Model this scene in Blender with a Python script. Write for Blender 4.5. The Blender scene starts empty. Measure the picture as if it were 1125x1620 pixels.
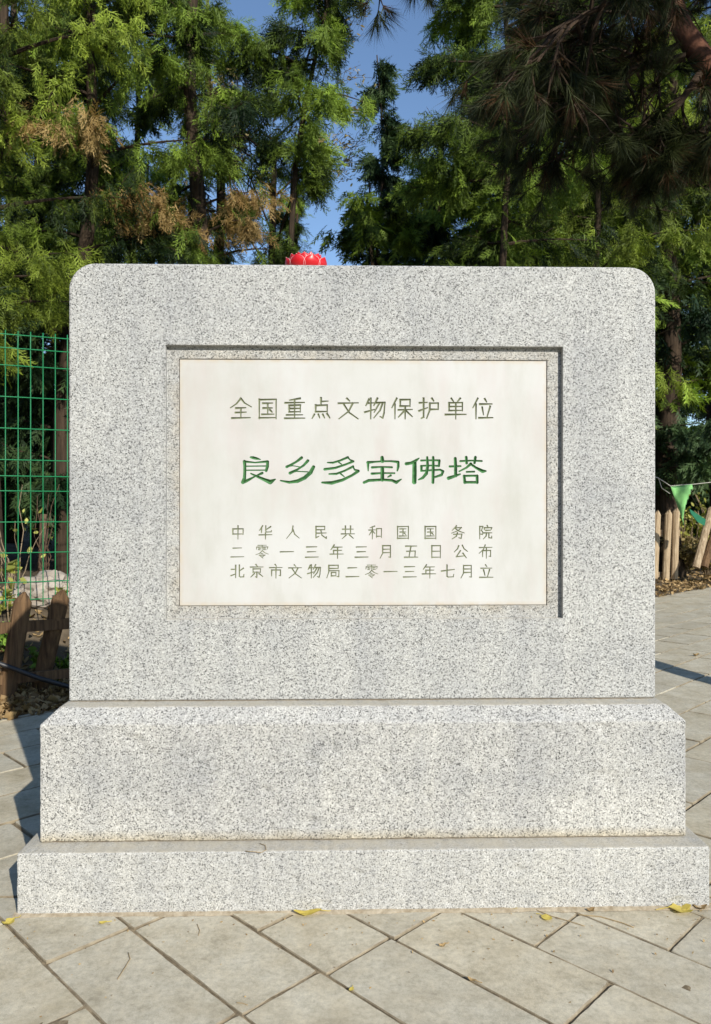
import bpy, bmesh, math, random
import numpy as np
from mathutils import Vector, Matrix, noise
R = math.radians
sc = bpy.context.scene
C = sc.collection
random.seed(7)
rng = np.random.default_rng(7)

# ------------------------------------------------------------------ camera, sky, sun, exposure
F_PX = 1200.0                       # focal length in photo pixels (photo 1125 x 1620)
CAM_H = 1.2
cam_d = bpy.data.cameras.new('camera')
cam = bpy.data.objects.new('camera', cam_d); C.objects.link(cam)
cam.location = (0, 0, CAM_H); cam.rotation_euler = (R(90), 0, 0)
cam_d.sensor_fit = 'VERTICAL'; cam_d.sensor_height = 24.0; cam_d.sensor_width = 24.0
cam_d.lens = 24.0 * F_PX / 1620.0
cam_d.clip_start = 0.05; cam_d.clip_end = 600
cam_d.dof.use_dof = True; cam_d.dof.focus_distance = 2.45; cam_d.dof.aperture_fstop = 6.3
sc.camera = cam
SUN_AZ, SUN_EL = 28.7, 29.0         # light comes from behind the camera, over its right shoulder
world = bpy.data.worlds.new('World'); sc.world = world; world.use_nodes = True
wn = world.node_tree; wn.nodes.clear()
sky = wn.nodes.new('ShaderNodeTexSky'); sky.sky_type = 'NISHITA'; sky.sun_disc = False
sky.sun_elevation = R(SUN_EL); sky.sun_rotation = R(180 - SUN_AZ)
sky.air_density = 1.0; sky.dust_density = 0.2; sky.ozone_density = 3.2
bg = wn.nodes.new('ShaderNodeBackground'); bg.inputs['Strength'].default_value = 0.145
wo = wn.nodes.new('ShaderNodeOutputWorld')
wn.links.new(sky.outputs[0], bg.inputs[0]); wn.links.new(bg.outputs[0], wo.inputs[0])
sun_d = bpy.data.lights.new('sun', 'SUN'); sun_d.energy = 4.4; sun_d.angle = R(0.5); sun_d.color = (1.0, 0.95, 0.85)
sun = bpy.data.objects.new('sun', sun_d); C.objects.link(sun)
to_sun = Vector((math.sin(R(SUN_AZ)) * math.cos(R(SUN_EL)), -math.cos(R(SUN_AZ)) * math.cos(R(SUN_EL)), math.sin(R(SUN_EL))))
sun.rotation_euler = to_sun.to_track_quat('Z', 'Y').to_euler(); sun.location = to_sun * 20
sc.view_settings.view_transform = 'Standard'; sc.view_settings.look = 'None'
sc.view_settings.exposure = 0.23; sc.view_settings.gamma = 1.0; sc.view_settings.use_curve_mapping = False

# ------------------------------------------------------------------ helpers
def at(px, py, Y):
    """photo pixel + distance -> world point"""
    return Vector(((px - 562.5) / F_PX * Y, Y, CAM_H + (810 - py) / F_PX * Y))
def on_ground(px, py, z=0.0):
    return at(px, py, (CAM_H - z) * F_PX / (py - 810))

def tag(o, label=None, cat=None, group=None, kind=None):
    if label: o['label'] = label
    if cat: o['category'] = cat
    if group: o['group'] = group
    if kind: o['kind'] = kind
    return o
def empty(name, loc=(0, 0, 0), rz=0.0):
    o = bpy.data.objects.new(name, None); C.objects.link(o)
    o.location = loc; o.rotation_euler = (0, 0, rz); o.empty_display_size = .1
    return o
def link(name, me, parent=None, loc=None):
    o = bpy.data.objects.new(name, me); C.objects.link(o)
    if parent: o.parent = parent
    if loc is not None: o.location = loc
    return o
class MB:
    def __init__(s): s.v = []; s.f = []; s.m = []
    def add(s, vs, fs, mi=0):
        b = len(s.v); s.v += [tuple(v) for v in vs]; s.f += [tuple(b + i for i in f) for f in fs]; s.m += [mi] * len(fs)
    def box(s, a, b, mi=0):
        (x0, y0, z0), (x1, y1, z1) = a, b
        s.add([(x0,y0,z0),(x1,y0,z0),(x1,y1,z0),(x0,y1,z0),(x0,y0,z1),(x1,y0,z1),(x1,y1,z1),(x0,y1,z1)],
              [(0,3,2,1),(4,5,6,7),(0,1,5,4),(1,2,6,5),(2,3,7,6),(3,0,4,7)], mi)
    def tube(s, pts, rad, n=6, mi=0, cap=True):
        pts = [Vector(p) for p in pts]
        rad = rad if hasattr(rad, '__len__') else [rad] * len(pts)
        vs = []; up = Vector((0, 0, 1)); prev = None
        for i, p in enumerate(pts):
            d = (pts[min(i + 1, len(pts) - 1)] - pts[max(i - 1, 0)])
            d = d.normalized() if d.length > 1e-9 else Vector((0, 0, 1))
            if prev is None:
                a = d.cross(up if abs(d.z) < .95 else Vector((1, 0, 0))).normalized()
            else:
                a = (prev - d * prev.dot(d)).normalized()
            prev = a; b = d.cross(a)
            for k in range(n):
                t = 2 * math.pi * k / n
                vs.append(p + (a * math.cos(t) + b * math.sin(t)) * rad[i])
        fs = []
        for i in range(len(pts) - 1):
            for k in range(n):
                fs.append((i*n+k, i*n+(k+1)%n, (i+1)*n+(k+1)%n, (i+1)*n+k))
        if cap:
            fs.append(tuple(range(n))[::-1]); fs.append(tuple((len(pts)-1)*n+k for k in range(n)))
        s.add(vs, fs, mi)
    def mesh(s, name, mats, smooth=False):
        me = bpy.data.meshes.new(name); me.from_pydata(s.v, [], s.f)
        for m in (mats if isinstance(mats, (list, tuple)) else [mats]): me.materials.append(m)
        me.polygons.foreach_set('material_index', s.m)
        if smooth: me.polygons.foreach_set('use_smooth', [True] * len(me.polygons))
        me.update(); return me
    def build(s, name, mats, parent=None, smooth=False, loc=None):
        return link(name, s.mesh(name, mats, smooth), parent, loc)
def np_mesh(name, V, Fq, mat, tone=None):
    """quads given as numpy arrays"""
    me = bpy.data.meshes.new(name)
    me.vertices.add(len(V)); me.vertices.foreach_set('co', V.astype(np.float32).ravel())
    k = Fq.shape[1]
    me.loops.add(Fq.size); me.loops.foreach_set('vertex_index', Fq.astype(np.int32).ravel())
    me.polygons.add(len(Fq)); me.polygons.foreach_set('loop_start', np.arange(0, Fq.size, k, dtype=np.int32))
    me.update(calc_edges=True)
    if tone is not None:
        a = me.attributes.new('tone', 'FLOAT', 'POINT'); a.data.foreach_set('value', tone.astype(np.float32))
    for m in (mat if isinstance(mat, (list, tuple)) else [mat]): me.materials.append(m)
    return me
def apply_mods(o):
    dg = bpy.context.evaluated_depsgraph_get()
    me = bpy.data.meshes.new_from_object(o.evaluated_get(dg))
    o.modifiers.clear(); o.data = me
    return o

# ------------------------------------------------------------------ materials
def new_mat(name):
    m = bpy.data.materials.new(name); m.use_nodes = True
    nt = m.node_tree; p = nt.nodes['Principled BSDF']
    return m, nt, p
def N(nt, t, **kw):
    n = nt.nodes.new(t)
    for k, v in kw.items():
        if k in n.inputs: n.inputs[k].default_value = v
        else: setattr(n, k, v)
    return n
def ramp(nt, fac, stops, interp='LINEAR'):
    r = nt.nodes.new('ShaderNodeValToRGB'); r.color_ramp.interpolation = interp
    e = r.color_ramp.elements
    while len(e) > 1: e.remove(e[-1])
    e[0].position = stops[0][0]; e[0].color = tuple(stops[0][1]) + (1,)
    for pos, c in stops[1:]:
        x = e.new(pos); x.color = tuple(c) + (1,)
    nt.links.new(fac, r.inputs[0]); return r.outputs[0]
def mix(nt, fac, a, b, mode='MIX'):
    m = nt.nodes.new('ShaderNodeMix'); m.data_type = 'RGBA'; m.blend_type = mode
    for sock, v in ((m.inputs[0], fac), (m.inputs[6], a), (m.inputs[7], b)):
        if isinstance(v, bpy.types.NodeSocket): nt.links.new(v, sock)
        elif isinstance(v, (int, float)): sock.default_value = v
        else: sock.default_value = tuple(v) + (1,)
    return m.outputs[2]
def math_n(nt, op, a, b=None, clamp=False):
    m = nt.nodes.new('ShaderNodeMath'); m.operation = op; m.use_clamp = clamp
    for i, v in enumerate((a, b)):
        if v is None: continue
        if isinstance(v, bpy.types.NodeSocket): nt.links.new(v, m.inputs[i])
        else: m.inputs[i].default_value = v
    return m.outputs[0]
def noise_n(nt, vec, scale, detail=4, rough=.55):
    n = N(nt, 'ShaderNodeTexNoise', Scale=scale, Detail=detail, Roughness=rough)
    if vec is not None: nt.links.new(vec, n.inputs['Vector'])
    return n.outputs[0]
def scaled(nt, vec, s, loc=(0, 0, 0)):
    m = nt.nodes.new('ShaderNodeMapping'); m.inputs['Scale'].default_value = s; m.inputs['Location'].default_value = loc
    nt.links.new(vec, m.inputs[0]); return m.outputs[0]
def bump(nt, p, h, strength=.3, dist=.002):
    b = N(nt, 'ShaderNodeBump', Strength=strength, Distance=dist)
    nt.links.new(h, b.inputs['Height']); nt.links.new(b.outputs[0], p.inputs['Normal'])

def granite(name, scale=1.0, contrast=1.0, tint=(1, 1, 1), dust=.6, frame_stain=False, band=None, splash=None):
    m, nt, p = new_mat(name)
    co = nt.nodes.new('ShaderNodeTexCoord').outputs['Object']
    geo = nt.nodes.new('ShaderNodeNewGeometry')
    v = N(nt, 'ShaderNodeTexVoronoi', Scale=250 * scale, feature='F1'); nt.links.new(co, v.inputs['Vector'])
    cell = nt.nodes.new('ShaderNodeSeparateColor'); nt.links.new(v.outputs['Color'], cell.inputs[0])
    k = contrast
    base = .45
    def g(x, c=(1, 1, 1)): y = base + (x - base) * k; return (y * c[0] * tint[0], y * c[1] * tint[1], y * c[2] * tint[2])
    grains = ramp(nt, cell.outputs[0], [(0, g(.10)), (.06, g(.16)), (.14, g(.30)), (.30, g(.44)), (.55, g(.52, (1, .99, .97))), (.8, g(.60)), (1, g(.70))])
    v2 = N(nt, 'ShaderNodeTexVoronoi', Scale=520 * scale, feature='F1'); nt.links.new(co, v2.inputs['Vector'])
    c2 = nt.nodes.new('ShaderNodeSeparateColor'); nt.links.new(v2.outputs['Color'], c2.inputs[0])
    fine = ramp(nt, c2.outputs[1], [(0, (.62, .62, .62)), (.12, (.80, .80, .80)), (.5, (1, 1, 1)), (1, (1.12, 1.12, 1.1))])
    col = mix(nt, 1.0, grains, fine, 'MULTIPLY')
    # cloudy large variation and rain streaks
    cl = noise_n(nt, co, 2.6, 5, .6)
    col = mix(nt, 1.0, col, ramp(nt, cl, [(.3, (.86, .865, .88)), (.62, (1.04, 1.035, 1.02))]), 'MULTIPLY')
    st = noise_n(nt, scaled(nt, co, (16, 16, .9)), 1.0, 4, .6)
    col = mix(nt, .55, col, mix(nt, 1.0, col, ramp(nt, st, [(.35, (.84, .84, .85)), (.6, (1.03, 1.02, 1.0))]), 'MULTIPLY'))
    sep = nt.nodes.new('ShaderNodeSeparateXYZ'); nt.links.new(co, sep.inputs[0])
    # dark weathering blotches
    bl = noise_n(nt, scaled(nt, co, (3.2, 3.2, 7)), 1.0, 6, .65)
    blm = ramp(nt, bl, [(.56, (0, 0, 0)), (.74, (.35, .35, .35))])
    col = mix(nt, blm, col, mix(nt, 1.0, col, (.74, .76, .80), 'MULTIPLY'))
    if band:   # darker weathered band across the face between two heights
        up = N(nt, 'ShaderNodeMapRange'); nt.links.new(sep.outputs[2], up.inputs[0])
        up.inputs[1].default_value, up.inputs[2].default_value = band[0], band[1]
        dn = N(nt, 'ShaderNodeMapRange'); nt.links.new(sep.outputs[2], dn.inputs[0])
        dn.inputs[1].default_value, dn.inputs[2].default_value = band[3], band[2]
        f = math_n(nt, 'MULTIPLY', up.outputs[0], dn.outputs[0], True)
        f = math_n(nt, 'MULTIPLY', f, ramp(nt, noise_n(nt, co, 3.5, 5, .65), [(.35, (0, 0, 0)), (.6, (.6, .6, .6))]), True)
        col = mix(nt, f, col, mix(nt, 1.0, col, (.76, .78, .82), 'MULTIPLY'))
    # tan dust where the stone faces up
    nsep = nt.nodes.new('ShaderNodeSeparateXYZ'); nt.links.new(geo.outputs['True Normal'], nsep.inputs[0])
    upm = ramp(nt, nsep.outputs[2], [(.80, (0, 0, 0)), (.95, (1, 1, 1))])
    dn_ = ramp(nt, noise_n(nt, co, 24, 5, .6), [(.3, (.35, .35, .35)), (.62, (1, 1, 1))])
    dm = math_n(nt, 'MULTIPLY', math_n(nt, 'MULTIPLY', upm, dn_), dust, True)
    col = mix(nt, dm, col, (.50, .455, .36))
    if splash:
        f = N(nt, 'ShaderNodeMapRange'); nt.links.new(math_n(nt, 'ADD', sep.outputs[2], math_n(nt, 'MULTIPLY', noise_n(nt, co, 9, 5, .7), -.035)), f.inputs[0])
        f.inputs[1].default_value, f.inputs[2].default_value = splash+.018, splash-.012
        col = mix(nt, math_n(nt, 'MULTIPLY', f.outputs[0], .75, True), col, mix(nt, 1.0, col, (.86, .76, .58), 'MULTIPLY'))
    if frame_stain:
        # brownish seepage round the inscription panel: distance from its rectangle, broken up by noise
        ax = math_n(nt, 'SUBTRACT', math_n(nt, 'ABSOLUTE', math_n(nt, 'ADD', sep.outputs[0], -PANEL[0])), PANEL[2])
        az = math_n(nt, 'SUBTRACT', math_n(nt, 'ABSOLUTE', math_n(nt, 'ADD', sep.outputs[2], -PANEL[1])), PANEL[3])
        dd = math_n(nt, 'MAXIMUM', ax, az)
        nz = noise_n(nt, co, 14, 5, .7)
        f = N(nt, 'ShaderNodeMapRange'); nt.links.new(dd, f.inputs[0])
        f.inputs[1].default_value, f.inputs[2].default_value = .055, .0
        fm = math_n(nt, 'MULTIPLY', f.outputs[0], ramp(nt, nz, [(.35, (.1, .1, .1)), (.65, (.75, .75, .75))]), True)
        col = mix(nt, fm, col, mix(nt, 1.0, col, (.93, .82, .66), 'MULTIPLY'))
    nt.links.new(col, p.inputs['Base Color'])
    p.inputs['Roughness'].default_value = .72
    p.inputs['Specular IOR Level'].default_value = .35
    bump(nt, p, math_n(nt, 'ADD', cell.outputs[1], c2.outputs[0]), .35, .0012)
    return m

def simple(name, col, rough=.8, var=.25, scale=20, spec=.3, bumps=.0, stretch=(1, 1, 1), col2=None, per_obj=0.0):
    m, nt, p = new_mat(name)
    co = nt.nodes.new('ShaderNodeTexCoord').outputs['Object']
    n = noise_n(nt, scaled(nt, co, stretch), scale, 6, .65)
    c2 = col2 or tuple(c * (1 - var) for c in col)
    out = ramp(nt, n, [(.33, c2), (.66, col)])
    if per_obj:
        oi = nt.nodes.new('ShaderNodeObjectInfo')
        out = mix(nt, 1.0, out, ramp(nt, oi.outputs['Random'], [(0, (1 - per_obj,) * 3), (1, (1 + per_obj,) * 3)]), 'MULTIPLY')
    nt.links.new(out, p.inputs['Base Color'])
    p.inputs['Roughness'].default_value = rough; p.inputs['Specular IOR Level'].default_value = spec
    if bumps: bump(nt, p, n, bumps, .01)
    return m
def foliage(name, c_dark, c_light, transl=.3, rough=.6):
    m, nt, p = new_mat(name)
    at_ = nt.nodes.new('ShaderNodeAttribute'); at_.attribute_name = 'tone'
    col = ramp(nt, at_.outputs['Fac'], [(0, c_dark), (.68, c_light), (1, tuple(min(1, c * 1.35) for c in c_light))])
    nt.links.new(col, p.inputs['Base Color']); p.inputs['Roughness'].default_value = rough
    p.inputs['Specular IOR Level'].default_value = .25
    tr = nt.nodes.new('ShaderNodeBsdfTranslucent'); nt.links.new(mix(nt, 1.0, col, (1.2, 1.25, .6), 'MULTIPLY'), tr.inputs[0])
    ms = nt.nodes.new('ShaderNodeMixShader'); ms.inputs[0].default_value = transl
    out = nt.nodes['Material Output']
    nt.links.new(p.outputs[0], ms.inputs[1]); nt.links.new(tr.outputs[0], ms.inputs[2]); nt.links.new(ms.outputs[0], out.inputs[0])
    return m

# inscription panel rectangle in monument coordinates: centre x, centre z, half width, half height
PANEL = [0, 1.3, .59, .4]

# ------------------------------------------------------------------ monument placement
TH = R(1.3)
M_ORG = Vector((.034, 2.279, 0))
def m_local(px, py, ly):
    """photo pixel -> (x, z) on the monument plane local y = ly"""
    d = Vector(((px - 562.5) / F_PX, 1, (810 - py) / F_PX))
    nrm = Vector((-math.sin(TH), math.cos(TH), 0)); ux = Vector((math.cos(TH), math.sin(TH), 0))
    p0 = M_ORG + nrm * ly
    t = (p0 - Vector((0, 0, CAM_H))).dot(nrm) / d.dot(nrm)
    w = Vector((0, 0, CAM_H)) + d * t
    return (w - M_ORG).dot(ux), w.z
BLK_Y, SLB_Y = .070, .178
REC = .021; INS = .0025
pl = m_local(284.5, 568.5, SLB_Y + REC); pr = m_local(864.5, 956.5, SLB_Y + REC)
PANEL[:] = [(pl[0] + pr[0]) / 2, (pl[1] + pr[1]) / 2, (pr[0] - pl[0]) / 2, (pl[1] - pr[1]) / 2]
r0 = m_local(262, 545.5, SLB_Y); r1 = m_local(890.5, 978, SLB_Y)

M_slab = granite('granite_fine_grey', 1.2, 1.0, (.90, .905, .88), .6, True)
M_block = granite('granite_coarse_grey', 1.2, 1.02, (.94, .93, .89), .8, band=(.30, .38, .47, .545), splash=.187)
M_plinth = granite('granite_light_grey', 1.3, .88, (.96, .955, .92), .8, splash=.0)
M_mortar = simple('mortar_joint', (.22, .18, .13), .95, .4, 60)
def marble():
    m, nt, p = new_mat('white_marble')
    co = nt.nodes.new('ShaderNodeTexCoord').outputs['Object']
    a = noise_n(nt, scaled(nt, co, (9, 9, 2.6)), 1.0, 7, .68)
    col = ramp(nt, a, [(.3, (.49, .483, .447)), (.5, (.545, .54, .512)), (.75, (.565, .562, .54))])
    b = noise_n(nt, scaled(nt, co, (9, 9, 2.2), (3, 0, 1)), 1.0, 4, .6)
    col = mix(nt, ramp(nt, b, [(.5, (0, 0, 0)), (.72, (.6, .6, .6))]), col, (.53, .475, .455))
    c = noise_n(nt, co, 3.0, 5, .6)
    col = mix(nt, 1.0, col, ramp(nt, c, [(.3, (.93, .93, .90)), (.6, (1.03, 1.03, 1.04))]), 'MULTIPLY')
    d = noise_n(nt, co, 70, 4, .7)
    col = mix(nt, ramp(nt, d, [(.68, (0, 0, 0)), (.76, (.4, .4, .4))]), col, (.45, .43, .38))
    sep = nt.nodes.new('ShaderNodeSeparateXYZ'); nt.links.new(co, sep.inputs[0])
    ax = math_n(nt, 'SUBTRACT', PANEL[2], math_n(nt, 'ABSOLUTE', math_n(nt, 'ADD', sep.outputs[0], -PANEL[0])))
    az = math_n(nt, 'SUBTRACT', PANEL[3], math_n(nt, 'ABSOLUTE', math_n(nt, 'ADD', sep.outputs[2], -PANEL[1])))
    f = N(nt, 'ShaderNodeMapRange'); nt.links.new(math_n(nt, 'MINIMUM', ax, az), f.inputs[0])
    f.inputs[1].default_value, f.inputs[2].default_value = .014, .0
    col = mix(nt, math_n(nt, 'MULTIPLY', f.outputs[0], ramp(nt, noise_n(nt, co, 30, 4), [(.35, (.2, .2, .2)), (.6, (.9, .9, .9))]), True), col, (.52, .45, .35))
    nt.links.new(col, p.inputs['Base Color']); p.inputs['Roughness'].default_value = .55; p.inputs['Specular IOR Level'].default_value = .3
    bump(nt, p, noise_n(nt, co, 160, 3), .08, .001)
    return m
M_marble = marble()
M_cut_small = simple('carved_letter_olive', (.28, .30, .19), .8, .35, 60)
M_cut_large = simple('carved_letter_green', (.10, .27, .10), .7, .55, 70)

mon = empty('stone_monument', M_ORG, TH)
tag(mon, 'large grey granite monument slab on stepped base with white inscribed panel', 'monument')

def finish_stone(o, w=.004, seg=2):
    b = o.modifiers.new('bevel', 'BEVEL'); b.width = w; b.segments = seg; b.limit_method = 'ANGLE'; b.angle_limit = R(30)
    apply_mods(o)
    bm = bmesh.new(); bm.from_mesh(o.data)
    for ax, ln in ((0, .5), (2, .12)):
        es = [e for e in bm.edges if abs((e.verts[0].co-e.verts[1].co)[ax]) > ln and abs((e.verts[0].co-e.verts[1].co).normalized()[ax]) > .99]
        bmesh.ops.subdivide_edges(bm, edges=es, cuts=220 if ax == 0 else 40, use_grid_fill=False)
    for v in bm.verts:
        p = v.co; q = p*38; n1 = noise.noise(q)*.0011 + noise.noise(q*3.1)*.0007
        chip = max(0, noise.noise(p*21+Vector((5, 1, 2)))-.38)*.010
        v.co = p + v.normal*(n1-chip)
    bm.to_mesh(o.data); bm.free(); o.data.update(); return o
# lowest plinth
mb = MB(); mb.box((-1.042, 0, -.02), (1.042, .71, .184)); finish_stone(mb.build('plinth', M_plinth, mon), .005)
# pedestal block with chamfered top
cx, cz = .045, .043
x0, x1, y0, y1, z0, z1 = -1.001, 1.001, BLK_Y, BLK_Y + .57, .187, .590
mb = MB()
vs = [(x0,y0,z0),(x1,y0,z0),(x1,y1,z0),(x0,y1,z0),(x0,y0,z1-cz),(x1,y0,z1-cz),(x1,y1,z1-cz),(x0,y1,z1-cz),
      (x0+cx,y0+cx,z1),(x1-cx,y0+cx,z1),(x1-cx,y1-cx,z1),(x0+cx,y1-cx,z1)]
mb.add(vs, [(0,3,2,1),(0,1,5,4),(1,2,6,5),(2,3,7,6),(3,0,4,7),(4,5,9,8),(5,6,10,9),(6,7,11,10),(7,4,8,11),(8,9,10,11)])
finish_stone(mb.build('pedestal_block', M_block, mon), .004)
# mortar beds
mb = MB(); mb.box((x0+.006, y0+.006, .1835), (x1-.006, y1-.006, .1875)); mb.build('mortar_bed', M_mortar, mon)
SX = .951; SZ0, SZ1 = .5925, 2.0
mb = MB(); mb.box((-SX+.005, SLB_Y+.005, z1-.001), (SX-.005, SLB_Y+.33, SZ0+.001)); mb.build('mortar_bed', M_mortar, mon)
def foot_fillet():
    mb = MB(); n = 260; V_ = []
    for i in range(n+1):
        x = -1.05+2.1*i/n; w = .010+.010*max(0, .6+noise.noise(Vector((x*9, 0, 3)))+.5*noise.noise(Vector((x*40, 2, 3)))); h = .004+.35*w*.6
        V_ += [(x, .004, h), (x, -w*.5, h*.5), (x, -w, .0005)]
    mb.add(V_, [(3*i+j, 3*i+j+1, 3*i+j+4, 3*i+j+3) for i in range(n) for j in range(2)])
    mb.build('mortar_fillet', simple('foot_mortar', (.50, .43, .32), .95, .35, 40, .1, .6, col2=(.30, .24, .16)), mon)
foot_fillet()
# upright slab with rounded shoulders
def slab():
    out = [(-SX, SZ0), (SX, SZ0)]; rr = .085
    for k in range(9):
        a = R(90 * k / 8); out.append((SX - rr + rr * math.cos(a), SZ1 - rr + rr * math.sin(a)))
    for k in range(9):
        a = R(90 + 90 * k / 8); out.append((-SX + rr + rr * math.cos(a), SZ1 - rr + rr * math.sin(a)))
    n = len(out); mb = MB()
    mb.add([(x, SLB_Y, z) for x, z in out] + [(x, SLB_Y + .34, z) for x, z in out],
           [tuple(range(n)), tuple(range(2*n-1, n-1, -1))] + [(i, i+n, (i+1)%n+n, (i+1)%n) for i in range(n)])
    o = mb.build('slab', M_slab, mon)
    bm = bmesh.new(); bm.from_mesh(o.data); bmesh.ops.recalc_face_normals(bm, faces=bm.faces); bm.to_mesh(o.data); bm.free()
    b = o.modifiers.new('bevel', 'BEVEL'); b.width = .006; b.segments = 3; b.limit_method = 'ANGLE'; b.angle_limit = R(40)
    cut = MB(); cut.box((r0[0], SLB_Y - .05, r1[1]), (r1[0], SLB_Y + REC, r0[1])); c1 = cut.build('cut', M_slab, mon)
    cut = MB(); g = .0022
    cut.box((PANEL[0]-PANEL[2]-g, SLB_Y - .04, PANEL[1]-PANEL[3]-g), (PANEL[0]+PANEL[2]+g, SLB_Y + REC + .04, PANEL[1]+PANEL[3]+g)); c2 = cut.build('cut', M_slab, mon)
    for c in (c1, c2):
        m = o.modifiers.new('b', 'BOOLEAN'); m.object = c; m.operation = 'DIFFERENCE'; m.solver = 'EXACT'
    b = o.modifiers.new('bevel2', 'BEVEL'); b.width = .0016; b.segments = 2; b.limit_method = 'ANGLE'; b.angle_limit = R(60)
    apply_mods(o)
    for c in (c1, c2): bpy.data.objects.remove(c)
    return o
slab()

# ------------------------------------------------------------------ inscription: every stroke is cut as a V groove
G = {
'全':'50 4 30 28 4 46;50 4 66 24 97 42;28 48 72 46;26 68 74 66;50 48 50 92;10 93 92 91',
'国':'12 8 12 96;12 10 88 8 88 96;12 92 88 91;28 26 72 25;30 48 70 47;24 76 78 75;50 26 50 75;60 56 70 66',
'重':'74 4 28 12;8 24 94 22;26 36 26 66;26 36 76 34 76 66;26 50 76 49;26 65 76 64;50 10 50 93;14 79 86 78;6 94 96 93',
'点':'48 2 48 34;48 18 80 16;24 34 24 66;24 36 76 34 76 66;24 64 76 63;18 76 8 94;36 76 42 92;56 76 64 92;76 74 88 92',
'文':'44 4 56 16;6 26 95 24;70 26 52 62 8 96;28 28 54 68 94 96',
'物':'22 8 8 36;18 26 44 24;30 4 30 96;4 66 46 54;60 4 44 36;54 24 94 22 90 70 84 92 72 86;70 24 46 66;84 24 72 58 44 92',
'保':'26 4 4 46;18 30 18 96;42 10 42 40;42 10 86 9 86 40;42 39 86 38;34 56 96 54;64 40 64 96;62 58 34 88;66 58 96 86',
'护':'8 24 42 22;26 4 26 88 16 94;6 60 44 46;64 4 72 16;54 26 92 25 92 54;54 26 54 56 40 94;54 54 92 53',
'单':'30 4 40 18;70 4 58 18;20 24 20 60;20 24 80 23 80 60;20 41 80 40;20 59 80 58;50 24 50 97;4 77 96 76',
'位':'28 4 6 46;20 30 20 96;60 6 68 20;38 30 92 29;48 44 54 78;84 40 70 88;34 92 96 91',
'中':'14 26 14 64;14 26 86 25 86 64;14 62 86 61;50 4 50 97',
'华':'30 4 8 36;22 20 22 52;86 10 50 34;52 4 52 42 60 48 90 46 92 36;6 68 95 66;50 54 50 97',
'人':'50 6 44 44 6 92;50 30 62 64 94 90',
'民':'18 8 18 88 38 78;18 9 80 8 80 32;18 32 80 31;22 56 90 54;52 32 60 70 90 92 92 80',
'共':'32 6 32 60;68 6 68 60;12 28 88 27;4 61 96 60;36 70 10 94;62 70 88 92',
'和':'44 6 12 18;4 34 50 32;28 12 28 96;26 38 6 68;30 42 46 58;58 24 58 86;58 24 92 23 92 86;58 78 92 77',
'务':'40 4 10 36;34 18 74 16 54 36 6 56;30 22 58 42 94 54;20 64 78 62 72 92 56 88;46 54 38 78 10 96',
'院':'10 8 10 96;10 9 32 8 22 36 34 54 28 64 16 62;62 2 68 12;42 18 42 32;42 18 94 17 90 30;52 36 84 35;40 54 94 53;58 54 54 76 36 96;74 54 74 88 94 90 94 76',
'二':'20 26 80 24;6 88 95 86',
'零':'20 6 80 5;12 18 10 34;12 18 90 17 86 32;50 6 50 42;26 26 40 28;24 36 38 38;60 26 76 25;60 36 78 36;50 44 32 62 6 72;52 44 68 58 94 68;42 62 56 66;30 76 70 74 50 88;40 84 56 96',
'一':'4 52 95 50',
'三':'14 18 84 16;20 52 78 50;6 90 95 88',
'年':'32 4 10 36;28 20 88 18;28 42 84 41;28 42 28 68;4 68 96 67;56 20 56 97',
'月':'24 8 24 62 6 96;24 9 78 8 78 90 66 88;24 34 78 33;24 58 78 57',
'五':'12 12 88 11;48 12 34 88;18 48 78 46 76 88;4 90 96 89',
'日':'20 8 20 94;20 9 80 8 80 94;20 48 80 47;20 90 80 89',
'公':'34 10 26 30 4 52;60 6 72 30 96 48;46 44 18 86 76 80;64 62 88 94',
'布':'6 22 94 20;46 4 34 34 4 62;28 42 28 86;28 43 84 42 84 84 74 82;54 26 54 97',
'北':'36 8 36 94;6 36 36 35;4 80 36 68;62 6 62 84 70 90 92 88 94 72;90 28 64 46',
'京':'44 2 54 14;6 20 94 19;24 32 24 58;24 33 76 32 76 58;24 56 76 55;50 56 50 92 40 88;32 66 8 90;66 66 92 86',
'市':'44 2 54 14;6 24 94 23;20 40 20 82;20 41 82 40 82 80 72 78;50 24 50 97',
'局':'18 8 18 54 4 96;18 8 84 7 84 30;18 30 84 29;18 46 90 45 88 88 76 86;36 58 36 86;36 58 68 57 68 82;36 82 68 81',
'七':'4 48 94 36;42 6 42 84 50 90 86 88 90 70',
'立':'44 4 54 18;12 28 88 27;30 40 40 78;72 38 58 86;4 92 96 91'}
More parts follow.
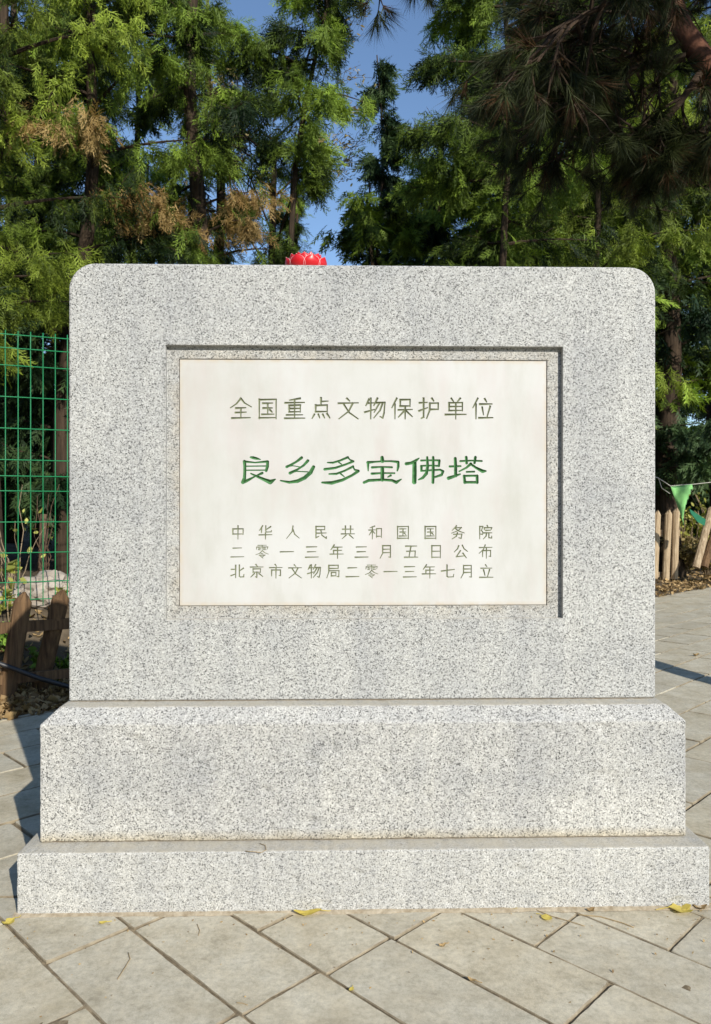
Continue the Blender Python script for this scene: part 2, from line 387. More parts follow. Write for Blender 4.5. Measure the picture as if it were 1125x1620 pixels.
# large clerical-script title: strokes as x,y,width in magnified photo pixels (x5.357)
BIG = [
(370, '良', '142,72,12 165,76,20 190,82,18 226,91,6;90,108,22 93,150,20 93,200,20 90,250,22 76,284,24;80,282,24 115,268,20 150,250,14 188,230,10 240,206,18;88,108,16 180,117,10 282,108,16;286,110,20 285,150,20 274,186,18;100,148,9 276,146,9;100,182,9 272,181,9;144,210,10 200,236,16 260,262,22 308,282,30 352,258,8'),
(370, '乡', '574,76,20 530,110,15 480,138,16 448,153,18;450,152,8 500,144,7 555,153,7;627,102,20 590,142,15 540,175,14 476,206,20;480,205,10 530,191,8 630,196,8;675,154,22 650,202,26 600,246,26 540,274,24 470,284,18 396,270,10'),
(370, '多', '966,72,16 900,100,14 840,118,14 794,117,9;966,74,12 985,94,10 1012,107,16;1010,108,16 950,132,14 860,162,16 770,174,18;888,114,10 912,130,8;1010,150,16 940,186,14 870,212,15 808,214,11;1010,154,12 1024,178,11 1056,188,18;1054,190,20 1000,226,17 920,265,20 830,289,24 748,286,13;903,210,12 935,236,8'),
(570, '宝', '185,74,22 187,104,26;64,116,20 120,111,13 187,106,13 260,105,13 320,112,18;66,118,18 66,150,14 67,186,8;322,114,18 322,150,18 314,186,10;100,158,16 180,154,12 268,157,14;98,211,17 190,206,12 290,207,12;187,162,24 187,210,26 187,262,26;258,226,15 234,240,8;32,286,18 70,269,20 187,262,18 270,268,18 305,284,22 348,258,8'),
(570, '佛', '390,127,22 430,121,20 468,102,20 498,80,8;460,122,28 460,200,30 458,282,30;516,100,14 560,98,12 668,98,14;670,100,18 666,146,15;515,145,13 600,142,12 668,146,13;518,148,18 518,186,16;515,188,13 600,182,13 676,178,14 702,192,18 688,222,18 628,241,13;567,72,15 571,150,20 560,210,22 530,246,18 494,262,9;618,72,17 618,180,21 616,286,19'),
(570, '塔', '805,82,20 808,150,22 808,228,22;758,150,15 850,147,13;748,249,24 800,232,19 846,215,11;848,105,14 940,100,12 1030,104,13;898,72,19 901,122,18;976,72,19 968,120,17;936,128,20 900,160,14 838,192,10;936,130,16 980,160,17 1036,190,24 1066,189,10;902,196,13 966,194,13;880,230,18 886,286,20;880,230,15 988,228,15;990,230,20 991,286,20;886,284,18 990,284,18')]
FACE = SLB_Y + REC + INS
def groove(bm, a, b, ra, rb, depth_k, n, mi):
    pts = []
    for (x, z), r in ((a, ra), (b, rb)):
        dx, dz = b[0]-a[0], b[1]-a[1]; ang = math.atan2(dz, dx)
        for k in range(n):
            t = ang + 2*math.pi*(k+.5)/n
            cx_, cz_ = x + r*math.cos(t)*(1 if n > 4 else 1.35), z + r*math.sin(t)*(1 if n > 4 else 1.35)
            pts.append((cx_, FACE - .004, cz_)); pts.append((cx_, FACE, cz_))
        pts.append((x, FACE + r*depth_k, z))
    vs = [bm.verts.new(p) for p in pts]
    res = bmesh.ops.convex_hull(bm, input=vs)
    rem = [g for g in res['geom_interior'] + res['geom_unused'] if isinstance(g, bmesh.types.BMVert)]
    if rem: bmesh.ops.delete(bm, geom=list(set(rem)), context='VERTS')
chars = []           # (x, z, half size, char, big)
def carve():
    bms = {}
    def small(ch, cxp, cyp, size, wpx):
        bm = bmesh.new()
        px_m = m_local(cxp + 1, cyp, FACE)[0] - m_local(cxp, cyp, FACE)[0]
        for st in G[ch].split(';'):
            q = [float(v) for v in st.split()]
            P = [m_local(cxp + (q[i]-50)/100*size, cyp + (q[i+1]-50)/100*size, FACE) for i in range(0, len(q), 2)]
            L = len(P)
            for i in range(L-1):
                jit = random.uniform(.9, 1.12)
                wk = .72 if ch in '零' else 1.0; wa = wk*wpx*px_m/2 * (1.25 if i == 0 else 1.0) * jit; wb = wk*wpx*px_m/2 * (.75 if i == L-2 else 1.0) * jit
                groove(bm, P[i], P[i+1], wa, wb, 1.6, 4, 0)
        c = m_local(cxp, cyp, FACE); chars.append((c[0], c[1], ch, False, bm))
    def row(text, xa, xb, cy, size, w):
        for i, ch in enumerate(text): small(ch, xa + (xb-xa)*i/(len(text)-1), cy, size, w)
    row('全国重点文物保护单位', 381, 763.5, 646.5, 35, 2.75)
    row('中华人民共和国国务院', 376.5, 768, 842.3, 22.5, 1.9)
    row('二零一三年三月五日公布', 375.5, 768.5, 872.7, 22.5, 1.9)
    row('北京市文物局二零一三年七月立', 376, 769.5, 904, 22.5, 1.9)
    for ox, ch, st in BIG:
        bm = bmesh.new(); xs = []
        px_m = m_local(601, 740, FACE)[0] - m_local(600, 740, FACE)[0]
        for s in st.split(';'):
            q = [tuple(float(v) for v in t.split(',')) for t in s.split()]
            P = [m_local(ox + x/5.357, 710 + y/5.357, FACE) for x, y, w in q]; W = [w/5.357*px_m/2*1.38 for _, _, w in q]
            xs += [p[0] for p in P]
            for i in range(len(P)-1): groove(bm, P[i], P[i+1], W[i], W[i+1], 1.35, 8, 0)
        chars.append((sum((min(xs), max(xs)))/2, m_local(600, 744, FACE)[1], ch, True, bm))
carve()
def panel():
    mb = MB(); mb.box((PANEL[0]-PANEL[2], FACE, PANEL[1]-PANEL[3]), (PANEL[0]+PANEL[2], FACE+.03, PANEL[1]+PANEL[3]))
    o = mb.build('inscription_panel', [M_marble, M_cut_small, M_cut_large], mon)
    join = bmesh.new()
    for x, z, ch, big, bm in chars:
        for f in bm.faces: f.material_index = 2 if big else 1
        t = bpy.data.meshes.new('t'); bm.to_mesh(t); join.from_mesh(t); bm.free(); bpy.data.meshes.remove(t)
    cm = bpy.data.meshes.new('cut'); join.to_mesh(cm); join.free()
    for m in (M_marble, M_cut_small, M_cut_large): cm.materials.append(m)
    c = link('cut', cm, mon)
    m = o.modifiers.new('b', 'BOOLEAN'); m.object = c; m.operation = 'DIFFERENCE'; m.solver = 'EXACT'; m.use_self = True
    apply_mods(o); bpy.data.objects.remove(c)
    # split the painted grooves off into one part per character
    bm = bmesh.new(); bm.from_mesh(o.data); bm.faces.ensure_lookup_table()
    owner = {}
    cs = [(i, c_[0], c_[1]) for i, c_ in enumerate(chars)]
    for f in bm.faces:
        if f.material_index == 0: continue
        p = f.calc_center_median(); best = min(cs, key=lambda q: abs(q[1]-p.x)*.8 + abs(q[2]-p.z)*3)
        owner.setdefault(best[0], []).append(f)
    for i in sorted(owner):
        fs = owner[i]; vm = {}; V = []; Fc = []
        for f in fs:
            t = []
            for v in f.verts:
                if v not in vm: vm[v] = len(V); V.append(tuple(v.co))
                t.append(vm[v])
            Fc.append(t)
        me = bpy.data.meshes.new('character'); me.from_pydata(V, [], Fc); me.materials.append(M_cut_large if chars[i][3] else M_cut_small)
        ob = link('character', me, o)
        if chars[i][3]: ob['label'] = 'large green carved character ' + chars[i][2]
    bmesh.ops.delete(bm, geom=[f for f in bm.faces if f.material_index != 0], context='FACES')
    bm.to_mesh(o.data); bm.free()
panel()
#@@REST@@

# ------------------------------------------------------------------ ground and paving
def smooth(a, b, x):
    t = min(1, max(0, (x - a) / (b - a))); return t * t * (3 - 2 * t)
EDGE = -6.45                                   # paving ends along the line x - y = EDGE
def gz(x, y):
    """height of the soil: flat beside the paving, a bank behind the picket fence"""
    s = -(x - y)
    left = smooth(1.5, -.5, x) * .85 + .15
    h = -.012 + smooth(7.3, 8.3, s) * .50 * left + smooth(9, 30, s) * .5
    h += (noise.noise(Vector((x * .9, y * .9, 0))) * .05 + noise.noise(Vector((x * 3, y * 3, 4))) * .018) * smooth(6.5, 7.4, s)
    return h
M_soil = simple('bare_soil', (.16, .125, .085), .95, .45, 6, .1, .6, col2=(.065, .05, .034))
def axis_pts(vals): return sorted(set(round(v, 4) for v in vals))
xs = axis_pts(list(np.arange(-12, 14, .2)) + list(np.linspace(-150, -12, 24)) + list(np.linspace(14, 150, 24)))
ys = axis_pts(list(np.arange(-2, 22, .2)) + list(np.linspace(-120, -2, 16)) + list(np.linspace(22, 260, 30)))
gv = np.array([(x, y, gz(x, y) - (.03 if (x - y) > EDGE + .05 else 0)) for y in ys for x in xs])
nx = len(xs); ii, jj = np.meshgrid(np.arange(nx-1), np.arange(len(ys)-1)); b = (jj*nx+ii).ravel()
gm = np_mesh('ground', gv, np.stack([b, b+1, b+nx+1, b+nx], 1), M_soil)
tag(link('ground', gm), kind='structure')

def paver_mat():
    m, nt, p = new_mat('concrete_paver')
    tc = nt.nodes.new('ShaderNodeTexCoord'); geo = nt.nodes.new('ShaderNodeNewGeometry')
    pos = geo.outputs['Position']; oi = nt.nodes.new('ShaderNodeObjectInfo')
    a = noise_n(nt, pos, 5.0, 7, .68); c = noise_n(nt, pos, 60, 6, .7)
    col = ramp(nt, a, [(.28, (.36, .32, .235)), (.42, (.47, .425, .33)), (.56, (.53, .49, .395)), (.72, (.60, .565, .475))])
    col = mix(nt, 1.0, col, ramp(nt, c, [(.25, (.72, .72, .70)), (.5, (1, 1, 1)), (.75, (1.18, 1.17, 1.14))]), 'MULTIPLY')
    g2 = noise_n(nt, pos, 17, 6, .7)
    col = mix(nt, 1.0, col, ramp(nt, g2, [(.3, (.82, .82, .80)), (.5, (1, 1, 1)), (.68, (1.10, 1.09, 1.07))]), 'MULTIPLY')
    f = noise_n(nt, pos, 420, 2, .5)
    col = mix(nt, 1.0, col, ramp(nt, f, [(.3, (.86, .86, .86)), (.7, (1.1, 1.1, 1.1))]), 'MULTIPLY')
    oi_c = ramp(nt, oi.outputs['Random'], [(0, (.93, .93, .92)), (.35, (1, .99, .96)), (.7, (1.02, 1.0, .95)), (1, (1.06, 1.05, 1.02))])
    col = mix(nt, 1.0, col, oi_c, 'MULTIPLY')
    pit = noise_n(nt, pos, 130, 3, .6)
    col = mix(nt, ramp(nt, pit, [(.70, (0, 0, 0)), (.76, (.6, .6, .6))]), col, (.12, .11, .09))
    st = noise_n(nt, pos, 2.1, 5, .6)
    col = mix(nt, ramp(nt, st, [(.52, (0, 0, 0)), (.7, (.45, .45, .45))]), col, (.40, .335, .22))
    nt.links.new(col, p.inputs['Base Color']); p.inputs['Roughness'].default_value = .88; p.inputs['Specular IOR Level'].default_value = .25
    h = math_n(nt, 'ADD', math_n(nt, 'MULTIPLY', c, .6), math_n(nt, 'MULTIPLY', f, .5))
    bump(nt, p, h, .5, .002)
    return m
M_paver = paver_mat()
M_joint = simple('sandy_joint', (.34, .27, .175), .95, .35, 16, .1, .8, col2=(.09, .07, .045))
M_dirty = simple('dirty_paver_edge', (.40, .34, .24), .95, .3, 12, .1, .5, col2=(.17, .135, .09))
def half_clip(poly, n, d):
    out = []
    for i in range(len(poly)):
        a, b_ = poly[i], poly[(i+1) % len(poly)]
        da = a[0]*n[0]+a[1]*n[1]-d; db = b_[0]*n[0]+b_[1]*n[1]-d
        if da <= 0: out.append(a)
        if (da < 0 < db) or (db < 0 < da):
            t = da/(da-db); out.append((a[0]+(b_[0]-a[0])*t, a[1]+(b_[1]-a[1])*t))
    return out
pav = tag(empty('pavement'), kind='structure')
# sandy bed under the pavers
mb = MB(); mb.add([(-14, -3, -.011), (11, -3, -.011), (11, 11-EDGE, -.011), (-14, -14-EDGE, -.011)], [(0, 1, 2, 3)])
gx, gy = 240, 85
for j in range(gy+1):
    for i in range(gx+1):
        x = -1.5+3.1*i/gx; y = 1.45+1.1*j/gy
        mb.v.append((x, y, -.0048+.0042*noise.noise(Vector((x*5, y*5, 1)))+.0022*noise.noise(Vector((x*30, y*30, 1)))))
b0 = 4
for j in range(gy):
    for i in range(gx): mb.f.append((b0+j*(gx+1)+i, b0+j*(gx+1)+i+1, b0+(j+1)*(gx+1)+i+1, b0+(j+1)*(gx+1)+i)); mb.m.append(0)
mb.build('joint_sand', M_joint, pav)
polys = []
J = .0027
cA, cB = (2.36, 2.36)
def inset_rect(u0, u1, w0, w1, k=1.0):
    """u = x+y, w = x-y ; returns corners in x,y with the joint taken off"""
    j = J * 1.414 * k
    u0 += j*random.uniform(.5, 1.5); u1 -= j*random.uniform(.5, 1.5); w0 += j*random.uniform(.5, 1.5); w1 -= j*random.uniform(.5, 1.5)
    return [((u+w)/2, (u-w)/2) for u, w in ((u0, w0), (u1, w0), (u1, w1), (u0, w1))][::-1]
# near pavers: strips of constant x+y, 0.25 m wide
offs = {0: -2.10, 1: -2.08, 2: -2.04, 3: -2.02, 4: -1.60, -1: -2.50, 5: -1.22, 6: -1.58, -2: -2.12, -3: -2.50}
for k in range(-14, 16):
    u0 = 1.19 + .3495*k; o = offs.get(k, random.uniform(-2.8, -2.1)); cuts = [o + .74*i for i in range(-9, 12)]
    if k == 2: cuts.append(-2.45)
    cuts = sorted(cuts)
    for a, b_ in zip(cuts[:-1], cuts[1:]):
        q = inset_rect(u0, u0+.3495, a, b_); q = half_clip(q, (0, 1), cA)
        if len(q) > 2 and all(abs(p[0]) < 6 and p[1] > -2.5 for p in q): polys.append(q)
# pavers beyond: strips of constant x-y, 0.3 x 0.62 m
ws = [-3.0 + .4243*k for k in range(-9, 24)]
for i, w0 in enumerate(ws):
    w1 = w0 + .4243; base = 7.0 if i % 2 else 7.415
    for k in range(-14, 16):
        u0 = base + .83*k
        q = inset_rect(u0, u0+.83, w0, w1, 2.0); q = half_clip(q, (0, -1), -(cA+.008)); q = half_clip(q, (-1, 1), -EDGE)
        if len(q) > 2 and all(-9 < p[0] < 9.5 and p[1] < 15.5 for p in q): polys.append(q)
def paver_mesh(q, name='paver'):
    cx_ = sum(p[0] for p in q)/len(q); cy_ = sum(p[1] for p in q)/len(q)
    if cy_ < 4.5 and cy_ > 1.2 and abs(cx_) < 3:           # near pavers get worn, wavering edges
        qq = []
        for i in range(len(q)):
            a, b_ = q[i], q[(i+1) % len(q)]; L = math.hypot(b_[0]-a[0], b_[1]-a[1]); m_ = max(1, int(L/.018))
            for k in range(m_):
                x, y = a[0]+(b_[0]-a[0])*k/m_, a[1]+(b_[1]-a[1])*k/m_
                w = .0016*noise.noise(Vector((x*40, y*40, 0)))+.0035*max(0, noise.noise(Vector((x*17, y*17, 9)))-.35) + (.003 if k == 0 else 0)
                dx, dy = cx_-x, cy_-y; l_ = math.hypot(dx, dy); qq.append((x+dx/l_*w, y+dy/l_*w))
        q = qq
    n = len(q); h = random.gauss(0, .0012); tx, ty = random.gauss(0, .003), random.gauss(0, .003)
    ch = .0022
    V = []
    for lvl in range(3):
        for x, y in q:
            dx, dy = x-cx_, y-cy_; L = math.hypot(dx, dy) or 1
            s = 1 - (ch*1.4/L if lvl == 2 else 0)
            z = (-.03, -ch, 0)[lvl] + h + tx*dx + ty*dy
            V.append((dx*s, dy*s, z))
    Fc = []
    for lvl in (0, 1):
        for i in range(n): Fc.append((lvl*n+i, lvl*n+(i+1) % n, (lvl+1)*n+(i+1) % n, (lvl+1)*n+i))
    Fc.append(tuple(range(2*n, 3*n)))
    return V, Fc, (cx_, cy_)
def hidden(cx_, cy_):
    # under the monument
    d = Vector((cx_, cy_, 0)) - M_ORG; lx = d.x*math.cos(TH)+d.y*math.sin(TH); ly = -d.x*math.sin(TH)+d.y*math.cos(TH)
    return abs(lx) < .95 and .08 < ly < .6
single = 0; rest = MB()
def area(q): return abs(sum(q[i][0]*q[(i+1) % len(q)][1]-q[(i+1) % len(q)][0]*q[i][1] for i in range(len(q))))/2
for q in sorted(polys, key=lambda q: math.hypot(sum(p[0] for p in q)/len(q), sum(p[1] for p in q)/len(q))):
    if area(q) < .003: continue
    if (q[1][0]-q[0][0])*(q[2][1]-q[1][1])-(q[1][1]-q[0][1])*(q[2][0]-q[1][0]) < 0: q = q[::-1]
    V, Fc, (cx_, cy_) = paver_mesh(q)
    if hidden(cx_, cy_): continue
    vis = cy_ > 1.4 and abs(cx_)/max(cy_, .1) < .52
    behind = cy_ > 3.2 and -.36 < cx_/cy_ < .385
    if vis and not behind and single < 290:
        me = bpy.data.meshes.new('paver'); me.from_pydata(V, [], Fc); me.materials.append(M_paver); me.materials.append(M_dirty); me.polygons.foreach_set('material_index', [1]*(len(Fc)-1)+[0])
        link('paver', me, pav, (cx_, cy_, 0)); single += 1
    else:
        rest.add([(x+cx_, y+cy_, z) for x, y, z in V], Fc)
ro = rest.build('outer_pavers', M_paver, pav); ro['kind'] = 'stuff'

# ------------------------------------------------------------------ fallen leaves
M_leaf_tan = foliage('fallen_leaf_tan', (.16, .095, .04), (.42, .29, .14), .15, .7)
M_leaf_yellow = foliage('fallen_leaf_yellow', (.42, .30, .04), (.62, .50, .12), .25, .6)
def leaf_arrays(n_leaf, posf, size=(.03, .07), lift=.006, tilt=.5, shape=None):
    """curled six-vertex leaves"""
    base = np.array([(-.5, 0, .12), (-.2, .28, .03), (.2, .26, 0), (.5, 0, .10), (.2, -.26, .05), (-.2, -.28, .0), (0, 0, -.05)]) if shape is None else shape
    fq = np.array([(0, 5, 6, 1), (1, 6, 3, 2), (6, 5, 4, 3)])
    V = []; Fq = []; T = []
    for i in range(n_leaf):
        x, y, z = posf(i); s = random.uniform(*size)
        mt = Matrix.Rotation(random.uniform(0, 6.28), 3, 'Z') @ Matrix.Rotation(random.gauss(0, tilt), 3, 'X') @ Matrix.Rotation(random.gauss(0, tilt), 3, 'Y')
        A = np.array(mt)
        b_ = base * np.array([1, random.uniform(.6, 1.1), random.uniform(.3, 2.0)])
        V.append((b_ * s) @ A.T + np.array([x, y, z + lift])); Fq.append(fq + 7*i); T.append(np.full(7, random.random()))
    return np.concatenate(V), np.concatenate(Fq), np.concatenate(T)
def edge_litter(i):
    # along the picket line, thick near the fence and thinning onto the paving
    s = 6.35 + abs(random.gauss(.62, .34)); u = random.uniform(-.5, 24)
    if random.random() < .5: u = random.uniform(1.0, 4.5)
    w = -s; x, y = (u+w)/2, (u-w)/2
    return x, y, max(gz(x, y), 0 if w > EDGE else -9) + random.uniform(0, .025)
V, Fq, T = leaf_arrays(7500, edge_litter, (.035, .085), .006, .55)
tag(link('leaf_litter', np_mesh('leaf_litter', V, Fq, M_leaf_tan, T)), 'dry tan leaves drifted along the foot of the picket fence', 'leaves', kind='stuff')
def bank_litter(i):
    s = random.uniform(7.2, 10.5); u = random.uniform(.5, 24); w = -s; x, y = (u+w)/2, (u-w)/2
    return x, y, gz(x, y) + random.uniform(0, .02)
V, Fq, T = leaf_arrays(6500, bank_litter, (.03, .08), .004, .6)
tag(link('bank_litter', np_mesh('bank_litter', V, Fq, M_leaf_tan, T)), 'brown leaf litter covering the shaded bank behind the fences', 'leaves', kind='stuff')

def single_leaf(px, py, size, kind, label, rz, mat, z=.001, w=.5, curl=.12, lobes=0):
    mb = MB(); n = 14
    pts = []
    for k in range(n):
        t = 2*math.pi*k/n; r = 1.0
        if lobes: r = .62 + .38*abs(math.cos(t*lobes/2))**1.5
        pts.append((math.cos(t)*.5*r, math.sin(t)*w*r))
    def zz(x, y): return curl*(abs(x)*1.1+abs(y)*.9)**1.5 + .02*math.sin(9*x+3*y)
    V_ = [(0, 0, 0)] + [(x*.5, y*.5, zz(x*.5, y*.5)) for x, y in pts] + [(x, y, zz(x, y)) for x, y in pts]
    V_ = [(x*size, y*size, zc*size+.002) for x, y, zc in V_]
    Fc = [(0, 1+k, 1+(k+1) % n) for k in range(n)] + [(1+k, 1+n+k, 1+n+(k+1) % n, 1+(k+1) % n) for k in range(n)]
    mb.add(V_, Fc)
    mb.tube([(.45*size, 0, zz(.45, 0)*size+.002), (.75*size, .05*size, .004), (1.0*size, .16*size, .003)], .0012, 4)
    o = mb.build('fallen_leaf', mat, None)
    a = o.data.attributes.new('tone', 'FLOAT', 'POINT'); a.data.foreach_set('value', [random.uniform(.35, .8)]*len(o.data.vertices))
    g = on_ground(px, py, z) if z < .1 else None
    o.location = (g.x, g.y, z); o.rotation_euler = (0, 0, R(rz))
    return tag(o, label, 'leaf', 'fallen leaves lying on the pavers')
single_leaf(865, 1453, .034, 0, 'small oval yellow leaf on the pavers right of centre, before the plinth', 130, M_leaf_yellow, w=.42)
single_leaf(1078, 1441, .075, 0, 'largest pale yellow lobed leaf at the plinth foot, far right', 170, M_leaf_yellow, w=.45, lobes=5, curl=.3)
single_leaf(1108, 1437, .05, 0, 'orange tan curled leaf touching the large yellow one', 20, M_leaf_tan, w=.4, lobes=3, curl=.4)
single_leaf(487, 1447, .085, 0, 'long curled tan leaf against the plinth foot, left of centre', 8, M_leaf_yellow, w=.16, curl=.35)
single_leaf(700, 1498, .026, 0, 'small brown curled leaf alone on a paver below the title', 30, M_leaf_tan, w=.35, lobes=3, curl=.6)
single_leaf(747, 1552, .026, 0, 'dark brown leaf scrap lying in a paver joint', -35, M_leaf_tan, w=.2, curl=.4)
single_leaf(14, 1462, .045, 0, 'yellow crumpled leaf by the left corner of the plinth', 60, M_leaf_yellow, w=.4, lobes=5, curl=.5)
single_leaf(163, 1461, .024, 0, 'small green tinged leaf close to the left plinth foot', 10, M_leaf_yellow, w=.3, curl=.3)
single_leaf(810, 1439, .024, 0, 'narrow yellow leaf pressed to the plinth foot', 0, M_leaf_yellow, w=.2, curl=.3)
single_leaf(935, 1442, .03, 0, 'brown broken leaf at the plinth foot beside straw', 40, M_leaf_tan, w=.4, lobes=3, curl=.5)
single_leaf(556, 1567, .017, 0, 'tiny pale green leaf in the joint near the bottom edge', 70, M_leaf_yellow, w=.35, curl=.3)
single_leaf(1101, 1038, .07, 0, 'dark curled leaf far back on the right hand paving', 20, M_leaf_tan, w=.25, curl=.7)
def crumb(i):
    if random.random() < .6: x = random.uniform(-1.1, 1.15); y = 2.25 - abs(random.gauss(0, .10)) + .026*x
    else: x = random.uniform(-1.4, 1.5); y = random.uniform(1.5, 2.3)
    return x, y, .001
V, Fq, T = leaf_arrays(230, crumb, (.003, .010), .0015, .35)
tag(link('leaf_crumbs', np_mesh('leaf_crumbs', V, Fq, M_leaf_tan, T)), 'tiny crumbs of dry leaf scattered on the pavers before the plinth', 'leaf crumbs', kind='stuff')
M_straw = simple('dry_straw', (.42, .31, .17), .8, .3, 40)
def straw(label, pts, r=.0012, z=.002, name='straw'):
    P = [on_ground(x, y, z) for x, y in pts]; o = P[0].copy()
    Q = []
    for i in range(len(P)-1):
        for t in (0, .33, .66): Q.append(P[i].lerp(P[i+1], t) - o)
    Q.append(P[-1]-o); mb = MB(); mb.tube(Q, r, 5)
    return tag(mb.build(name, M_straw, None, True, o), label, 'straw')
straw('thin bent straw on the paver at lower left', [(186, 1549), (197, 1532), (206, 1517), (203, 1507)])
straw('long pale straw reaching from the plinth foot onto the pavers', [(843, 1437), (872, 1449), (900, 1457), (925, 1465)])
straw('pale twig lying along the pavers at right', [(915, 1447), (950, 1450), (985, 1460), (1003, 1467)], .0016)
straw('short straw on the paver near the plinth, left of centre', [(312, 1462), (316, 1472), (314, 1480)], .001)
straw('short pale straw at the bottom left of centre', [(374, 1586), (384, 1587), (392, 1590)], .001)
# bent dry stem lying on the plinth ledge
P = []
for px, py in ((388, 1347), (400, 1348), (414, 1349), (421, 1345), (420, 1338), (411, 1335)):
    x, z = m_local(px, py, .03); d = (CAM_H-.186)*F_PX/(py-810); w = at(px, py, d); P.append(w)
o0 = P[0].copy(); mb = MB(); mb.tube([p-o0 + Vector((0, 0, .001)) for p in P], .0011, 5)
tag(mb.build('straw', M_straw, None, True, o0), 'hooked dry stem lying on the plinth ledge', 'straw')

# ------------------------------------------------------------------ picket fences
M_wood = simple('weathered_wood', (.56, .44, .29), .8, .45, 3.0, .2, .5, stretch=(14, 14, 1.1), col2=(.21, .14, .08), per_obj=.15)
M_wood_dark = simple('dark_wood_with_shade', (.20, .12, .06), .8, .5, 3.0, .2, .5, stretch=(14, 14, 1.1), col2=(.06, .035, .02), per_obj=.15)  # wood base darkened to paint in the shade on the left pickets
def picket(parent, base, top, width, thick, mat, normal):
    """half-round pale with a pointed head"""
    base, top = Vector(base), Vector(top); ax = (top-base); L = ax.length; ax.normalize()
    side = ax.cross(Vector(normal)).normalized(); fr = side.cross(ax).normalized()
    prof = [(-.5, 0), (-.42, .5), (-.16, .95), (.16, .95), (.42, .5), (.5, 0)]
    V_ = []
    for s, k in ((0, 1), (L*.5, 1.0), (L-width*.62, 1), (L, .16)):
        for a, b_ in prof: V_.append(base + ax*(s + (0 if k == 1 else -.012*abs(a))) + side*(a*width*k) - fr*(b_*thick*(1 if k == 1 else .8)) )
    n = 6; Fc = []
    for i in range(3):
        for j in range(n): Fc.append((i*n+j, i*n+(j+1) % n, (i+1)*n+(j+1) % n, (i+1)*n+j))
    Fc.append(tuple(range(n))[::-1]); Fc.append(tuple(range(3*n, 4*n)))
    mb = MB(); o = base.copy(); mb.add([v-o for v in V_], Fc)
    return mb.build('picket', mat, parent, False, o)
def rail(parent, a, b_, h, t, mat):
    a, b_ = Vector(a), Vector(b_); d = (b_-a).normalized(); s = d.cross(Vector((0, 0, 1))).normalized()
    V_ = []
    for p in (a, b_):
        for u, w in ((-1, -1), (1, -1), (1, 1), (-1, 1)): V_.append(p + s*(u*t/2) + Vector((0, 0, w*h/2)) - a)
    mb = MB(); mb.add(V_, [(0,3,2,1), (4,5,6,7), (0,1,5,4), (1,2,6,5), (2,3,7,6), (3,0,4,7)])
    return mb.build('rail', mat, parent, False, a)
fl = empty('picket_fence'); tag(fl, 'low leaning shade-darkened brown picket fence left of the monument', 'fence', 'picket fences bordering the planting')
nrm = Vector((-.5, .87, 0))
# leaning pales; position u along the fence, first two are the ones in the photograph
b1 = at(9, 1108, 4.86); b1.z = -.02; t1 = at(39, 935, 4.9)
b2 = at(60, 1102, 5.05); b2.z = -.02; t2 = at(100, 931, 5.0)
step = Vector((.235, .13, 0))
for k in range(-7, 13):
    if k == 0: b_, t_ = b1, t1
    elif k == 1: b_, t_ = b2, t2
    else:
        b_ = b1 + step*k + Vector((random.gauss(0, .01), 0, 0)); b_.z = gz(b_.x, b_.y) - .02
        t_ = b_ + Vector((random.uniform(.02, .16), 0, .7 + random.gauss(0, .015)))
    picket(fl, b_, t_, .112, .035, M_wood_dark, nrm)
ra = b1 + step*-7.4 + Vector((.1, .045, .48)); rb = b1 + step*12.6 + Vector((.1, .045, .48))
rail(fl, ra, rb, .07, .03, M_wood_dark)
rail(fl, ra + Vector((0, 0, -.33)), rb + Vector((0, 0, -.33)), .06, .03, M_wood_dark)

fr_ = empty('picket_fence'); tag(fr_, 'pale upright picket fence standing behind the right hand paving', 'fence', 'picket fences bordering the planting')
YR = 13.0
def rp(px, py, Y=YR): return at(px, py, Y)
def rpk(bx, by, tx, ty, w, Y=YR, mat=M_wood):
    a, b_ = rp(bx, by, Y), rp(tx, ty, Y); picket(fr_, a, b_, w, .05, mat, (0, 1, 0))
rpk(1035, 915, 1040, 807, .13); rpk(1053, 922, 1058, 806, .125); rpk(1067, 916, 1070, 803, .12)
for k in range(1, 22): rpk(1035-19*k, 915+random.uniform(-3, 2), 1039-19*k+random.uniform(-4, 4), 807+random.uniform(-3, 3), .13)
rail(fr_, rp(600, 846, YR+.07), rp(1075, 843, YR+.07), .11, .04, M_wood)
rail(fr_, rp(600, 910, YR+.07), rp(1060, 909, YR+.07), .09, .04, M_wood)
fb = empty('picket_fence'); tag(fb, 'toppling section of split pale fencing at the far right edge', 'fence', 'picket fences bordering the planting')
for i, (bx, by, tx, ty, m_) in enumerate(((1101, 898, 1127, 800, M_wood), (1114, 897, 1143, 803, M_wood_dark), (1135, 896, 1160, 800, M_wood), (1153, 896, 1180, 802, M_wood), (1172, 897, 1197, 800, M_wood))):
    picket(fb, rp(bx, by, 12.6), rp(tx, ty, 12.9), .13, .05, m_, (.2, 1, 0))
rail(fb, rp(1108, 886, 12.75), rp(1190, 885, 12.75), .09, .04, M_wood); rail(fb, rp(1122, 835, 12.95), rp(1205, 835, 12.95), .09, .04, M_wood)

# black cable slung in front of the left pickets
M_cable = simple('black_rubber_cable', (.03, .03, .032), .45, .2, 20, .5)
pts = [at(-420, 1010, 4.7), at(-160, 1030, 4.72), at(0, 1050, 4.78), at(30, 1061, 4.82), at(62, 1073, 4.86), at(108, 1086, 4.95), at(190, 1102, 5.1), at(300, 1106, 5.3)]
mb = MB(); Q = []
for i in range(len(pts)-1):
    for t in np.linspace(0, 1, 5)[:-1]: Q.append(pts[i].lerp(pts[i+1], t) - pts[0])
Q.append(pts[-1]-pts[0]); mb.tube(Q, .016, 8)
tag(mb.build('cable', M_cable, None, True, pts[0]), 'black cable slung low across the leaning left pickets', 'cable')

